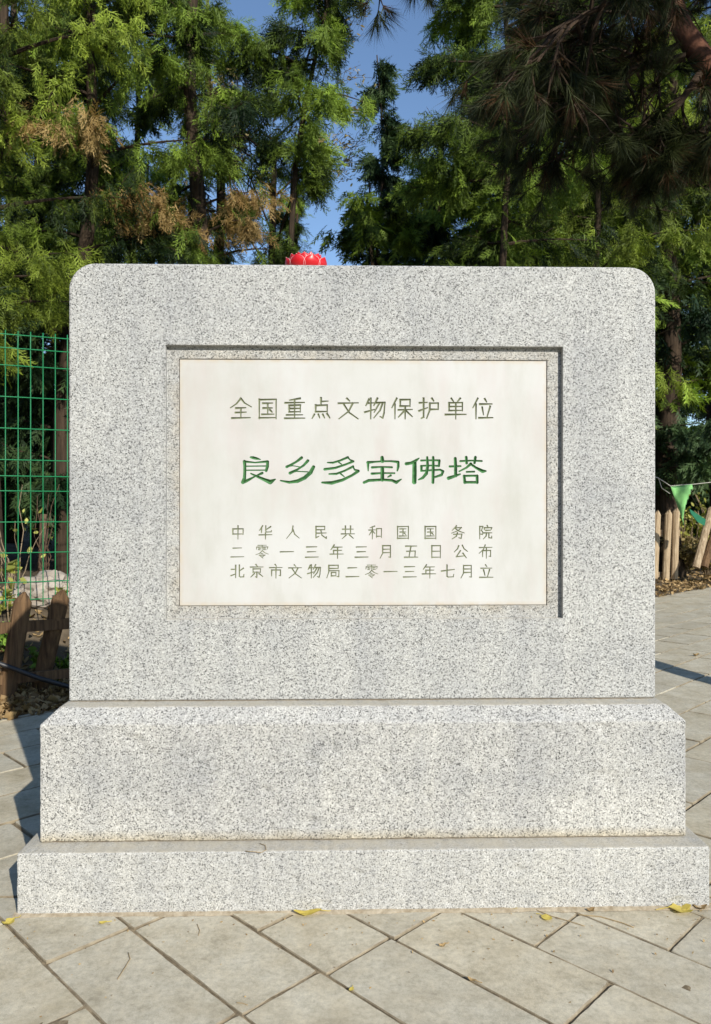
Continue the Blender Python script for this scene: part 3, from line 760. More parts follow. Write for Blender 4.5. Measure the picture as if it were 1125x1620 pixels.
# ------------------------------------------------------------------ green welded mesh fence
M_green = simple('green_coated_wire', (.015, .24, .085), .4, .15, 5, .5)
gf = empty('wire_fence'); tag(gf, 'green welded wire mesh fence behind the pickets, left of the monument', 'fence')
A0 = at(0, 810, 5.32); DIR = Vector((1, .40, 0)).normalized()
def fence_pt(s, z, out=0.0): return A0 + DIR*s + Vector((0, 0, z-CAM_H)) + Vector((.37, -.93, 0))*out
zs = [CAM_H + (810-y)/F_PX*5.32 for y in (528, 551, 577, 627, 677, 727, 753, 776.5, 826, 875, 922, 950)]
kink = lambda z: .035 if abs(z-zs[6]) < .02 or abs(z-zs[1]) < .02 else 0.0
wv = None
for k in range(-30, 18):
    s = k*.0815 + .035
    if wv is None:
        P = []
        for z in zs: P.append(Vector((0, 0, z-CAM_H)) + Vector((.37, -.93, 0))*kink(z))
        P = [P[0] + Vector((0, 0, .03))] + P + [P[-1] - Vector((0, 0, .05))]
        mb = MB(); mb.tube(P, .0038, 5); wv = mb.mesh('wire', M_green, True)
    link('vertical_wire', wv, gf, A0 + DIR*s)
for z in zs:
    mb = MB(); mb.tube([(0, 0, 0), tuple(DIR*48*.0815)], .0038, 5)
    mb.build('horizontal_wire', M_green, gf, True, fence_pt(-30*.0815, z, kink(z)+.004))
for s in (-2.45, 1.45):
    mb = MB(); mb.tube([(0, 0, 0), (0, 0, 2.3)], .024, 8); mb.build('post', M_green, gf, True, fence_pt(s, .25, -.03))

# ------------------------------------------------------------------ rocks and low plants on the bank
M_rock = simple('pale_rock', (.46, .41, .35), .9, .35, 5, .2, .8, col2=(.24, .20, .16))
def rock(label, loc, size, seed):
    bm = bmesh.new(); bmesh.ops.create_icosphere(bm, subdivisions=4, radius=1)
    for v in bm.verts:
        p = v.co.normalized(); q = p*1.3 + Vector((seed*7.1, 3, 1))
        r = 1 + .28*noise.noise(q) + .16*noise.noise(q*2.3) + .09*noise.noise(q*5) + .04*noise.noise(q*11)
        c = noise.cell(q*1.6)*.10
        v.co = Vector((p.x*size[0], p.y*size[1], p.z*size[2]))*(r+c)
    me = bpy.data.meshes.new('rock'); bm.to_mesh(me); bm.free(); me.materials.append(M_rock)
    return tag(link('rock', me, None, loc), label, 'rock', 'rocks edging the bank')
def on_bank(px, Y, dz=0): p = at(px, 810, Y); p.z = gz(p.x, p.y) + dz; return p
rk = on_bank(72, 5.95, .0); rk.z = CAM_H - 125/F_PX*5.95
rock('large pale rough rock behind the wire mesh', rk, (.23, .17, .15), 1)
rk2 = on_bank(126, 6.05, 0); rk2.z = CAM_H - 120/F_PX*6.05
rock('smaller rock half hidden by the slab edge', rk2, (.13, .14, .13), 2)
rk3 = at(16, 948, 5.75); rock('low rock at the left edge behind the wire mesh', rk3, (.12, .12, .08), 3)
M_green_leaf = foliage('fresh_leaf', (.05, .11, .015), (.20, .33, .05), .3, .5)
M_yellow_leaf = foliage('yellowing_leaf', (.22, .24, .04), (.46, .46, .12), .35, .5)
M_stem = simple('dry_stem', (.36, .27, .17), .85, .4, 20)
M_stem_brown = simple('brown_stem', (.15, .095, .06), .9, .4, 20)
def plant(name, label, cat, base, h, n_stem, n_leaf, spread, leaf_mat, size, stem_mat=None, group=None, droop=.1):
    t = empty(name, base); tag(t, label, cat, group)
    mb = MB(); tips = []
    for i in range(n_stem):
        a = random.uniform(0, 6.28); L = h*random.uniform(.65, 1.05); s = spread*random.uniform(.3, 1)
        P = [Vector((0, 0, -.04))]
        for k in range(1, 6):
            u = k/5; P.append(Vector((math.cos(a)*s*u**1.3 + random.gauss(0, .02*h), math.sin(a)*s*u**1.3, L*(u - droop*u*u*u))))
        mb.tube(P, [.006*(1-.13*k)*max(.5, h) for k in range(6)], 5)
        tips.append(P)
    mb.build('stems', stem_mat or M_stem, t, True)
    def pos(i):
        P = random.choice(tips); k = random.randint(1, 4); u = random.random()
        p = P[k].lerp(P[k+1], u); return (p.x+random.gauss(0, .03*h+.01), p.y+random.gauss(0, .03*h+.01), p.z+random.gauss(0, .02))
    V_, Fq_, T_ = leaf_arrays(n_leaf, pos, size, 0, .9)
    fo = link('foliage', np_mesh('foliage', V_, Fq_, leaf_mat, T_), t)
    return t
LP = 'low green plants between the left pickets and mesh fence'
plant('leafy_plant', 'bright green low plant at left edge just behind the first picket', 'plant', on_bank(8, 5.3), .30, 9, 120, .18, M_green_leaf, (.04, .08), group=LP)
plant('leafy_plant', 'dark green plant seen between the two leaning pickets', 'plant', on_bank(66, 5.35), .22, 8, 90, .16, M_green_leaf, (.04, .08), group=LP)
plant('leafy_plant', 'green plant hidden low in the shade of the second picket', 'plant', on_bank(100, 5.25), .25, 8, 80, .16, M_green_leaf, (.04, .08), group=LP)
plant('leafy_plant', 'green plant outside the left frame edge behind the pickets', 'plant', on_bank(-60, 5.2), .32, 8, 110, .2, M_green_leaf, (.04, .08), group=LP)
plant('climbing_plant', 'yellow leaved climber hanging on the mesh at the left edge', 'plant', on_bank(14, 5.5), .75, 3, 34, .08, M_yellow_leaf, (.06, .13), group='yellowing climbers on the mesh')
plant('climbing_plant', 'yellow green climber beside the slab edge behind the mesh', 'plant', on_bank(94, 5.75), .36, 3, 22, .05, M_yellow_leaf, (.05, .10), group='yellowing climbers on the mesh')
plant('bare_shrub', 'forked pale bare stems behind the mesh, left of the rock', 'shrub', on_bank(24, 6.3), .95, 9, 14, .42, M_yellow_leaf, (.04, .07), group='bare shrubs behind the mesh', droop=0)
plant('bare_shrub', 'brown thin stems standing behind the large rock', 'shrub', on_bank(66, 6.6), 1.0, 5, 10, .16, M_yellow_leaf, (.04, .07), M_stem_brown, group='bare shrubs behind the mesh', droop=0)
# weathered stakes behind the mesh
mb = MB(); mb.tube([(0, 0, 0), (.03, 0, .8)], [.04, .032], 8)
tag(mb.build('stake', M_stem_brown, None, True, on_bank(64, 6.9, -.1)), 'brown wooden stake standing behind the large rock', 'stake')

# right side undergrowth: dry tangled climbers behind the pale pickets
M_dry_leaf = foliage('dry_leaf', (.13, .09, .04), (.34, .27, .12), .3, .6)
RG = 'tangled undergrowth behind the pale picket fence'
for px, Y, h, sp, lm, n, lab, st in (
    (1092, 14.6, 1.9, .8, M_yellow_leaf, 420, 'yellow green leafy tangle behind the pennant, right of the trunk', M_stem),
    (1128, 14.9, 2.3, .9, M_yellow_leaf, 420, 'tall leafy tangle at the right edge behind the toppling pales', M_stem),
    (1084, 13.9, 1.0, .7, M_dry_leaf, 700, 'brown dry bramble under the green pennant', M_stem),
    (1118, 14.0, 1.1, .8, M_dry_leaf, 800, 'brown dry bramble behind the toppling pales', M_stem),
    (1042, 14.3, 1.1, .7, M_dry_leaf, 500, 'dry bramble behind the three pale pickets', M_stem_brown),
    (1168, 14.2, 1.6, .9, M_dry_leaf, 500, 'dry bramble beyond the right picture edge', M_stem_brown)):
    plant('undergrowth_shrub', lab, 'shrub', on_bank(px, Y), h, 26, n, sp, lm, (.05, .12), st, RG, .35)

# ------------------------------------------------------------------ pennants on a string
M_flag = simple('green_cloth', (.24, .55, .19), .8, .12, 9, .2, .2)
M_flag_dark = simple('dark_green_cloth', (.02, .17, .09), .8, .2, 9)
M_string = simple('white_string', (.55, .52, .46), .8, .2, 30)
YF = 7.0
sp_ = [(980, 742), (1012, 746), (1041, 756), (1052, 763), (1061, 769), (1080, 767), (1098, 766), (1125, 763), (1200, 748), (1290, 725)]
P = [at(x, y, YF) for x, y in sp_]; mb = MB(); mb.tube([p-P[0] for p in P], .0035, 5)
bunting = empty('pennant_string', P[0]); tag(bunting, 'white string with a light green triangular pennant, right of the monument', 'bunting')
mb.build('string', M_string, bunting, True)
def pennant(a, b_, tip, mat, sub=8):
    a, b_, tip = [Vector(v)-P[0] for v in (a, b_, tip)]; mb = MB(); V_ = []; idx = {}
    for i in range(sub+1):
        w0, w1 = a.lerp(tip, i/sub), b_.lerp(tip, i/sub); n = max(1, sub-i)
        bow = .012*math.sin(i/sub*math.pi)
        for j in range(n+1):
            p = w0.lerp(w1, j/n); u = j/n
            p = p + Vector((bow*(1-2*u), .025*math.sin(u*5+i*.5), 0)); idx[i, j] = len(V_); V_.append(p)
    Fc = []
    for i in range(sub):
        n = max(1, sub-i); n2 = max(1, sub-i-1)
        for j in range(n):
            if j < n2 or (i == sub-1): Fc.append((idx[i, j], idx[i+1, min(j, n2)], idx[i, j+1]))
            if j < n2: Fc.append((idx[i, j+1], idx[i+1, j], idx[i+1, j+1]))
    mb.add(V_, Fc); o = mb.build('pennant', mat, bunting, True)
    s = o.modifiers.new('s', 'SOLIDIFY'); s.thickness = .0015
    return o
pennant(at(1061, 769, YF), at(1098, 766, YF), at(1081, 830, YF), M_flag)
mb = MB(); mb.tube([at(1042, 757, YF)-P[0], at(1047, 772, YF)-P[0], at(1060, 781, YF)-P[0]], .0025, 4); mb.build('loose_string_end', M_string, bunting)
mb = MB()
q = [at(1091, 805, 12.3), at(1117, 822, 12.3), at(1115, 832, 12.3), at(1104, 826, 12.3), at(1093, 812, 12.3)]
o_ = q[0].copy(); mb.add([v-o_ for v in q] + [v-o_+Vector((0, .05, .01)) for v in q], [(0, 1, 2, 3, 4), (9, 8, 7, 6, 5)] + [(i, i+5, (i+1) % 5+5, (i+1) % 5) for i in range(5)])
tag(mb.build('cloth_scrap', M_flag_dark, None, False, o_), 'dark green cloth scrap lying on brambles right of the pennant', 'cloth')

# ------------------------------------------------------------------ red lotus ornament on top of the slab
M_red = simple('red_plastic', (.62, .015, .02), .35, .12, 12, .5)
M_pink = simple('pale_pink_rim', (.85, .42, .42), .4, .1, 12, .5)
c0 = at(484.5, 418, 2.60); c0.z = 2.0
lot = empty('lotus_ornament', c0); tag(lot, 'red plastic lotus flower ornament lying on top of the slab', 'ornament')
def petal_mesh(r, h, w, open_):
    V_ = []; nu, nv = 8, 6
    for i in range(nu+1):
        u = i/nu
        for j in range(nv+1):
            v = (j/nv)*2-1
            ww = w*(.55+.45*math.sin(math.pi*min(.5, u*.8)))*math.sqrt(max(0, 1-max(0, (u-.35)/.65)**2.6)) + .03
            ang = v*ww
            rad = r*(.55+.45*math.sin(min(1, u*1.25)*1.57))*open_*(1-.10*max(0, u-.6)) - .003*v*v
            V_.append((math.cos(ang)*rad, math.sin(ang)*rad, h*u**1.05*(1-.03*v*v)))
    F0 = []; F1 = []
    for i in range(nu):
        for j in range(nv):
            f = (i*(nv+1)+j, i*(nv+1)+j+1, (i+1)*(nv+1)+j+1, (i+1)*(nv+1)+j); F0.append(f)
    mb = MB(); mb.add(V_, F0)
    rim = [Vector(V_[i*(nv+1)]) for i in range(3, nu+1)] + [Vector(V_[nu*(nv+1)+j]) for j in range(nv+1)] + [Vector(V_[i*(nv+1)+nv]) for i in range(nu, 2, -1)]
    mb.tube(rim, .0011, 4, 1)
    return mb.mesh('petal', [M_red, M_pink], True)
for r, h, w, op, n, off in ((.075, .064, .42, 1.0, 8, -1.20), (.068, .071, .44, .99, 8, -1.6), (.060, .074, .48, .98, 8, -1.2), (.036, .073, .5, .95, 6, .3)):
    me = petal_mesh(r, h, w, op)
    for k in range(n):
        o = link('petal', me, lot); o.rotation_euler = (0, 0, off + 2*math.pi*k/n)
mb = MB(); mb.tube([(0, 0, .0), (0, 0, .02), (0, 0, .055)], [.04, .045, .03], 12); mb.build('cup', M_red, lot, True)

# ------------------------------------------------------------------ trees
M_bark = simple('cypress_bark', (.075, .052, .034), .9, .45, 2.2, .15, .9, stretch=(16, 16, 1), col2=(.022, .016, .011))
M_bark_pine = simple('pine_bark', (.22, .095, .055), .85, .5, 9, .2, .9, col2=(.05, .026, .018))
M_pine_twig = simple('pine_twig_bark', (.075, .05, .034), .9, .5, 12, .15, .5, col2=(.028, .02, .014))
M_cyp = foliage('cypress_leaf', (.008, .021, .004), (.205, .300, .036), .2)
M_cyp_y = foliage('cypress_leaf_yellow', (.014, .030, .004), (.245, .315, .038), .22)
M_cyp_blue_shade = foliage('cypress_leaf_blue_shade', (.014, .034, .012), (.062, .105, .035), .15)  # dark greens put shade into the leaf colour of the trees behind
M_cyp_dry = foliage('cypress_leaf_dry', (.24, .15, .05), (.55, .40, .17), .25, .7)
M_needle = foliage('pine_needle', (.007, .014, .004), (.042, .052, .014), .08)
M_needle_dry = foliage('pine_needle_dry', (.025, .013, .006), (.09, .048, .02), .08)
M_aut = foliage('autumn_leaf', (.20, .14, .05), (.42, .34, .16), .35)

def spray_template(seed, n_side=9, n_sub=3, wid=.030):
    """flat cypress spray along +x, in the x-y plane, one quad per twiglet"""
    r = random.Random(seed); Q = []
    def twig(x, y, a, L, w):
        c, s = math.cos(a), math.sin(a)
        zc = r.gauss(0, .012)
        Q.append([(x-s*w+c*L*.12, y+c*w+s*L*.12, 0), (x+c*L, y+s*L, zc*2), (x+s*w-c*L*.05, y-c*w-s*L*.05, zc)])
    twig(0, 0, 0, .55, wid*.6); twig(.42, 0, r.gauss(0, .1), .58, wid*.8)
    for i in range(n_side):
        x = .08 + .84*i/n_side; sd = 1 if i % 2 else -1; a = sd*(.72+r.gauss(0, .12)) * (1-.25*x)
        L = (.38*(1-x)**.75+.10)*r.uniform(.75, 1.15)
        twig(x, 0, a, L, wid)
        for k in range(n_sub):
            u = (.25+.6*k/n_sub); s2 = 1 if k % 2 else -1
            twig(x+math.cos(a)*L*u, math.sin(a)*L*u, a+s2*.6, L*.45*(1-.4*u), wid*.8)
    V_ = np.array(Q).reshape(-1, 3)
    V_[:, 2] -= .22*V_[:, 0]**2                         # droop
    V_[:, 2] -= .25*V_[:, 1]**2
    return V_, np.arange(len(V_)).reshape(-1, 3)
T_NEAR = [spray_template(s, 10, 3, .019) for s in range(4)]
T_MID = [spray_template(10+s, 9, 1, .036) for s in range(3)]
T_FAR = [spray_template(20+s, 7, 0, .075) for s in range(2)]
def needle_template(seed, n=42, w=.010):
    r = random.Random(seed); Q = []
    for i in range(n):
        th = r.uniform(0, 6.28); sp = r.uniform(.15, 1.0); x0 = r.uniform(0, .35)
        d = Vector((1, math.cos(th)*sp, math.sin(th)*sp)).normalized(); L = r.uniform(.6, .95)
        s = d.cross(Vector((r.gauss(0, 1), r.gauss(0, 1), r.gauss(0, 1)))).normalized()*w
        a = Vector((x0, 0, 0)); b_ = a+d*L*.55+Vector((0, 0, -.02)); c = a+d*L+Vector((0, 0, -.10*L))
        Q.append([a+s, c, a-s])
    V_ = np.array([[tuple(p) for p in q] for q in Q]).reshape(-1, 3)
    return V_, np.arange(len(V_)).reshape(-1, 3)
T_NEEDLE = [needle_template(s) for s in range(4)]
def place(templates, pos, dirs, nrm_, size, tone, rs):
    """put a template at every position; dirs = spray axis, nrm_ = spray plane normal"""
    V_all, F_all, T_all = [], [], []; off = 0
    d = dirs/np.linalg.norm(dirs, axis=1, keepdims=True)
    n = nrm_ - d*np.sum(nrm_*d, 1, keepdims=True); n /= np.maximum(np.linalg.norm(n, axis=1, keepdims=True), 1e-6)
    s = np.cross(n, d)
    pick = rs.integers(0, len(templates), len(pos))
    for ti, (V_, F_) in enumerate(templates):
        m = np.where(pick == ti)[0]
        if len(m) == 0: continue
        Rm = np.stack([d[m], s[m], n[m]], 1)                       # rows: axes
        W = np.einsum('vk,mkj->mvj', V_, Rm)*size[m, None, None] + pos[m, None, :]
        V_all.append(W.reshape(-1, 3)); F_all.append((F_[None]+(np.arange(len(m))*len(V_))[:, None, None]).reshape(-1, 3)+off)
        tt = tone[m, None]+rs.normal(0, .05, (len(m), len(V_)//3)); T_all.append(np.repeat(tt, 3, axis=1).ravel())
        off += len(m)*len(V_)
    return np.concatenate(V_all), np.concatenate(F_all), np.clip(np.concatenate(T_all), 0, 1)
SPR = 9
def cypress(name, label, base, H, zc, Rmax, n_limb, per, tmpl, size, mat, trunk_r=.12, lean=None, seed=0, group='cypress trees behind the monument',
            dry=0.0, shape='column', dry_band=None, zmax_dense=8.5, droop=.5, gaps=.12, extra=None, spr=None, inner=240):
    rs = np.random.default_rng(seed); rd = random.Random(seed)
    t = empty(name, base); tag(t, label, 'tree', group)
    lean = Vector(lean or (rd.gauss(0, .1), rd.gauss(0, .1), 0))
    def tp(z): u = z/H; return Vector((lean.x*u + .07*math.sin(z*1.3+seed), lean.y*u + .07*math.cos(z*1.1+seed), z))
    tr = MB(); zz = np.linspace(-.3, H, 14); tr.tube([tp(z) for z in zz], [trunk_r*(1.25 if z < .2 else 1)*(1-.85*max(0, z)/H) for z in zz], 9)
    tr.build('trunk', M_bark, t, True)
    br = MB(); Pp, Dd, Nn, Sz, Tn, Dr = [], [], [], [], [], []
    def rad(z):
        u = (z-zc)/(H-zc)
        if shape == 'cone': return Rmax*(1-u)**.8*(.6+.4*min(1, u*5))
        return Rmax*(min(1, u*4+.55))*(1-max(0, u-.45)**1.6*1.7)
    limbs = []
    for i in range(n_limb):
        z0_ = zc + (H-zc)*(i+rd.random())/n_limb*.97; az = rd.uniform(0, 6.283); limbs.append((z0_, az, rad(z0_)*rd.uniform(.55, 1.2)))
    for e in (extra or []): limbs.append(e)
    for z0_, az, L in limbs:
        if gaps and rd.random() < gaps: continue
        el = rd.uniform(.25, .8); o = tp(z0_); pts_ = []
        for k in range(6):
            u = k/5; pts_.append(o + Vector((math.cos(az)*L*u, math.sin(az)*L*u, L*math.tan(el)*.55*(u-.85*u*u*droop*1.6))))
        br.tube(pts_, [max(.004, .020*(1-.85*k/5)*(.6+L*.4)) for k in range(6)], 5)
        limb_tone = rd.gauss(.31, .25)
        is_dry = rd.random() < dry or (dry_band and dry_band[0] < z0_ < dry_band[1] and rd.random() < dry_band[2])
        for j in range(per):
            u = .06+.94*rd.random()**.7; k = min(4, int(u*5)); p = pts_[k].lerp(pts_[k+1], u*5-k)
            a2 = az+rd.gauss(0, .75)
            tl = L*rd.uniform(.08, .30)*(1.1-u*.5)                 # side twig
            q = p+Vector((math.cos(a2)*tl, math.sin(a2)*tl, rd.gauss(0, .10)*L))
            br.tube([p, p.lerp(q, .5)+Vector((0, 0, .02)), q], [.005, .004, .002], 3, cap=False)
            d0 = Vector((math.cos(a2)*.8, math.sin(a2)*.8, rd.gauss(-.8, .4)-droop*.9)).normalized()
            for m_ in range(spr or SPR):
                f = rd.random(); Pp.append(p.lerp(q, f)+Vector((rd.gauss(0, .05), rd.gauss(0, .05), rd.gauss(0, .05))))
                dd = d0+Vector((rd.gauss(0, .32), rd.gauss(0, .32), rd.gauss(-.1, .3))); Dd.append(dd)
                hn = Vector((rd.gauss(0, 1), rd.gauss(0, 1), rd.gauss(0, .5)))    # fans hang in mostly vertical planes
                Nn.append(hn); Sz.append(size*rd.uniform(.65, 1.25)); Tn.append(limb_tone+rd.gauss(0, .17)); Dr.append(is_dry and rd.random() < .85)
    # short tufts growing straight off the trunk
    for k in range(inner):
        z0_ = zc + (H-zc)*rd.random()**1.3*.9; a2 = rd.uniform(0, 6.283); o = tp(z0_); r_ = rd.uniform(.04, .34)
        Pp.append(o+Vector((math.cos(a2)*r_, math.sin(a2)*r_, rd.gauss(0, .05)))); Dd.append(Vector((math.cos(a2)*.8, math.sin(a2)*.8, rd.gauss(-.5, .4))))
        Nn.append(Vector((rd.gauss(0, 1), rd.gauss(0, 1), rd.gauss(0, .5)))); Sz.append(size*rd.uniform(.6, 1.1)); Tn.append(rd.gauss(.3, .2)); Dr.append(False)
    br.build('branches', M_bark, t, False)
    Pp, Dd, Nn = (np.array([tuple(v) for v in a]) for a in (Pp, Dd, Nn)); Sz, Tn, Dr = np.array(Sz), np.array(Tn), np.array(Dr, dtype=bool)
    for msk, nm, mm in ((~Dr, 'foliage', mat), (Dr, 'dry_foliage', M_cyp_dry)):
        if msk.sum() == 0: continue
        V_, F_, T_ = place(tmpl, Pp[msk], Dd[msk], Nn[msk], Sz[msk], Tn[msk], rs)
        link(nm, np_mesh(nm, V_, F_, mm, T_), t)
    return t
def gpt(px, Y): p = at(px, 810, Y); p.z = gz(p.x, p.y)-.05; return p
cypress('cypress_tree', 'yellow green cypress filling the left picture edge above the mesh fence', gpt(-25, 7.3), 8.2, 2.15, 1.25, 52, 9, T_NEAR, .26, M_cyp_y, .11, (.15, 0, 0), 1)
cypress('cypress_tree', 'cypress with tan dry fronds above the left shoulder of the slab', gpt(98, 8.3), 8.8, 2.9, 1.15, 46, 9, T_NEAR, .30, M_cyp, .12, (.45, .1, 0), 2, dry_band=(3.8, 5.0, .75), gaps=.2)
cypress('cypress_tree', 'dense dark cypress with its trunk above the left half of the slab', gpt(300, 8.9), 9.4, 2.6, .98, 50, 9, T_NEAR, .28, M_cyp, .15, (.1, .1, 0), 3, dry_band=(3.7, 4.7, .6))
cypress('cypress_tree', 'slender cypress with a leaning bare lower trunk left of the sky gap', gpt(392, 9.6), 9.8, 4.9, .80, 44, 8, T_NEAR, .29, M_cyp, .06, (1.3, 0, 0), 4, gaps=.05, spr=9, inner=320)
cypress('cypress_tree', 'thin bluish young cypress with a pointed tip in the sky gap', gpt(600, 13.0), 8.7, 1.5, .75, 46, 6, T_MID, .34, M_cyp_blue_shade, .07, (0, 0, 0), 5, shape='cone', droop=.1)
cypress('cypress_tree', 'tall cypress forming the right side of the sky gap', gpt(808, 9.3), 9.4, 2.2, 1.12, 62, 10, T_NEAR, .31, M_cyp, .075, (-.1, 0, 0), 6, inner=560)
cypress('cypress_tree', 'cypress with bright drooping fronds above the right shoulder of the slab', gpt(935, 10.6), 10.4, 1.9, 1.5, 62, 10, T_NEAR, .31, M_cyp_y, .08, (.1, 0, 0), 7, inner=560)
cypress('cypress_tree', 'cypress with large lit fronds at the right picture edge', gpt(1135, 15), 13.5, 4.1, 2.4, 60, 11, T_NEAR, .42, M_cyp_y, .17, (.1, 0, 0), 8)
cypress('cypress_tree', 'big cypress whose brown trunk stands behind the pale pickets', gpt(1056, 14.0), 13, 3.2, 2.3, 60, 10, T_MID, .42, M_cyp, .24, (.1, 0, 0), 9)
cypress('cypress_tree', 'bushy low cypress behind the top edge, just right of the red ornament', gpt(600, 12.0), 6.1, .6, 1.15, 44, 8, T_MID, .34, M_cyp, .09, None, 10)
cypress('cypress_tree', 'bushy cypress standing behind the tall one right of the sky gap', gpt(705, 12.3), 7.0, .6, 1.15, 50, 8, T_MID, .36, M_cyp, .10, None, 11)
cypress('cypress_tree', 'dark cypress behind the mesh fence, deepest at the left', gpt(60, 12.0), 8.3, .5, 1.3, 50, 9, T_MID, .36, M_cyp_blue_shade, .12, None, 12)
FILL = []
cypress('cypress_tree', 'short dark cypress right behind the mesh fence', gpt(100, 8.6), 3.5, .6, .9, 40, 8, T_MID, .30, M_cyp_blue_shade, .08, None, 15)
cypress('cypress_tree', 'short dark cypress at the left edge behind the mesh fence', gpt(0, 9.2), 4.0, .6, 1.0, 40, 8, T_MID, .32, M_cyp_blue_shade, .08, None, 16)
cypress('cypress_tree', 'dark cypress behind the trunk at the far right', gpt(1000, 14.5), 9.5, .7, 1.7, 50, 9, T_MID, .42, M_cyp_blue_shade, .14, None, 13)
cypress('cypress_tree', 'shaded cypress beyond the undergrowth at the far right edge', gpt(1130, 17), 12, 1.2, 2.2, 54, 9, T_MID, .5, M_cyp_blue_shade, .2, None, 14)
cypress('cypress_tree', 'dark cypress filling in behind the left shoulder of the slab', gpt(225, 12.5), 9.6, .6, 1.05, 40, 7, T_MID, .38, M_cyp_blue_shade, .12, None, 17)
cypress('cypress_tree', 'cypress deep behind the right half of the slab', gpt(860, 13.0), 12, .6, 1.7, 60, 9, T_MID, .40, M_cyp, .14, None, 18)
# fuller trees standing in a second row: copies of the dense cypress, each turned and scaled its own way
src = [o for o in bpy.data.objects if o.get('label', '').startswith('dense dark cypress with its trunk')][0]
src2 = [o for o in bpy.data.objects if o.get('label', '').startswith('tall cypress forming')][0]
for k_, (sr, px, Y, sc_, rz, lab) in enumerate((
    (src, 150, 11.6, 1.0, 70, 'second row cypress showing between the two left hand trunks'),
    (src, 350, 12.2, .95, 160, 'second row cypress behind the dense dark one, left of the leaning trunk'),
    (src, 22, 12.6, 1.1, 250, 'second row cypress at the far left, behind the yellow green one'),
    (src, 462, 13.5, .70, 20, 'half height cypress just left of the red ornament'),
    (src2, 655, 14.5, .80, 130, 'distant cypress low in the right part of the sky gap'),
    (src2, 760, 12.6, 1.02, 210, 'second row cypress behind the tall one right of the gap'),
    (src2, 900, 13.2, 1.1, 300, 'second row cypress behind the drooping fronds on the right'),
    (src, -60, 10.4, 1.0, 330, 'cypress just outside the left picture edge'),
    (src, 245, 11.0, .62, 100, 'low young cypress filling in under the dry fronds'))):
    c = sr.copy(); C.objects.link(c); g_ = gpt(px, Y); c.location = g_; c.scale = (sc_*1.15, sc_*1.15, sc_); c.rotation_euler = (0, 0, R(rz)); c['label'] = lab
    for ch in list(sr.children):
        if ch.name.startswith('dry'): continue
        d = ch.copy(); C.objects.link(d); d.parent = c
# a far belt of trees closing the horizon
far0 = None; FG = 'distant trees closing the horizon and added unseen trees around the viewpoint'
for i in range(26):
    x = -34 + 2.9*i + random.uniform(-.9, .9); y = 27 + random.uniform(-3, 6)
    if far0 is None:
        far0 = cypress('distant_or_added_tree', 'dark conifer, in the distant row or added unseen around the viewpoint', (x, y, .4), 7.0, .2, 2.1, 60, 8, T_FAR, .75, M_cyp, .16, (0, 0, 0), 50, group=FG)
        continue
    c = far0.copy(); C.objects.link(c); c.location = (x, y, .4); k = random.uniform(.75, 1.15); c.scale = (k, k, k*random.uniform(.85, 1.05)); c.rotation_euler = (0, 0, random.uniform(0, 6.28))
    for ch in list(far0.children):
        d = ch.copy(); C.objects.link(d); d.parent = c

# unseen trees added beside and behind the viewpoint to cut the sky fill
for i in range(9):
    a = R(152 + i*14.5 + random.uniform(-3, 3)); dist = random.uniform(11, 14)
    k = random.uniform(1.2, 1.5)
    c = far0.copy(); C.objects.link(c); c.location = (dist*math.cos(a), dist*math.sin(a)-1, -.1); c.scale = (k*.8, k*.8, k); c.rotation_euler = (0, 0, random.uniform(0, 6.28))
    for ch in list(far0.children):
        d = ch.copy(); C.objects.link(d); d.parent = c

# sparse broadleaf tree with small tan leaves, upper left of the sky gap
def sparse_tree():
    base = gpt(428, 11.0); t = empty('broadleaf_tree', base); tag(t, 'sparse broadleaf tree with thin twigs and small tan leaves', 'tree')
    rd = random.Random(5); tw = MB(); tips = []
    tw2 = MB(); tw2.tube([(0, 0, -.2), (.05, 0, 2), (0, .1, 4), (.05, .1, 6.2)], [.09, .075, .06, .035], 8); tw2.build('trunk', M_bark, t, True)
    def grow(p, d, L, r, lv):
        q = p+d*L; m_ = p.lerp(q, .5)+Vector((rd.gauss(0, .04), rd.gauss(0, .04), .03)); tw.tube([p, m_, q], [r, r*.8, r*.6], 4, cap=False)
        if lv == 0: tips.append((p, q)); return
        for k in range(3 if lv > 1 else 4):
            nd = (d+Vector((rd.gauss(0, .5), rd.gauss(0, .4), rd.gauss(.05, .4)))).normalized(); grow(p.lerp(q, rd.uniform(.45, 1)), nd, L*rd.uniform(.6, .85), r*.6, lv-1)
    for k in range(9):
        z = 4.2+k*.28; a = rd.uniform(0, 6.28); grow(Vector((.03, .1, z)), Vector((math.cos(a)*.8, math.sin(a)*.6, .7)).normalized(), .95, .018, 3)
    tw.build('branches', M_bark, t)
    def pos(i):
        a, b_ = rd.choice(tips); p = a.lerp(b_, rd.random()); return (p.x+rd.gauss(0, .05), p.y+rd.gauss(0, .05), p.z+rd.gauss(-.02, .05))
    V_, F_, T_ = leaf_arrays(2600, pos, (.04, .085), 0, 1.2, np.array([(-.5, 0, 0), (-.2, .16, .02), (.2, .15, 0), (.5, 0, .0), (.2, -.15, .02), (-.2, -.16, .0), (0, 0, -.03)]))
    link('foliage', np_mesh('foliage', V_, F_, M_aut, T_), t)
sparse_tree()

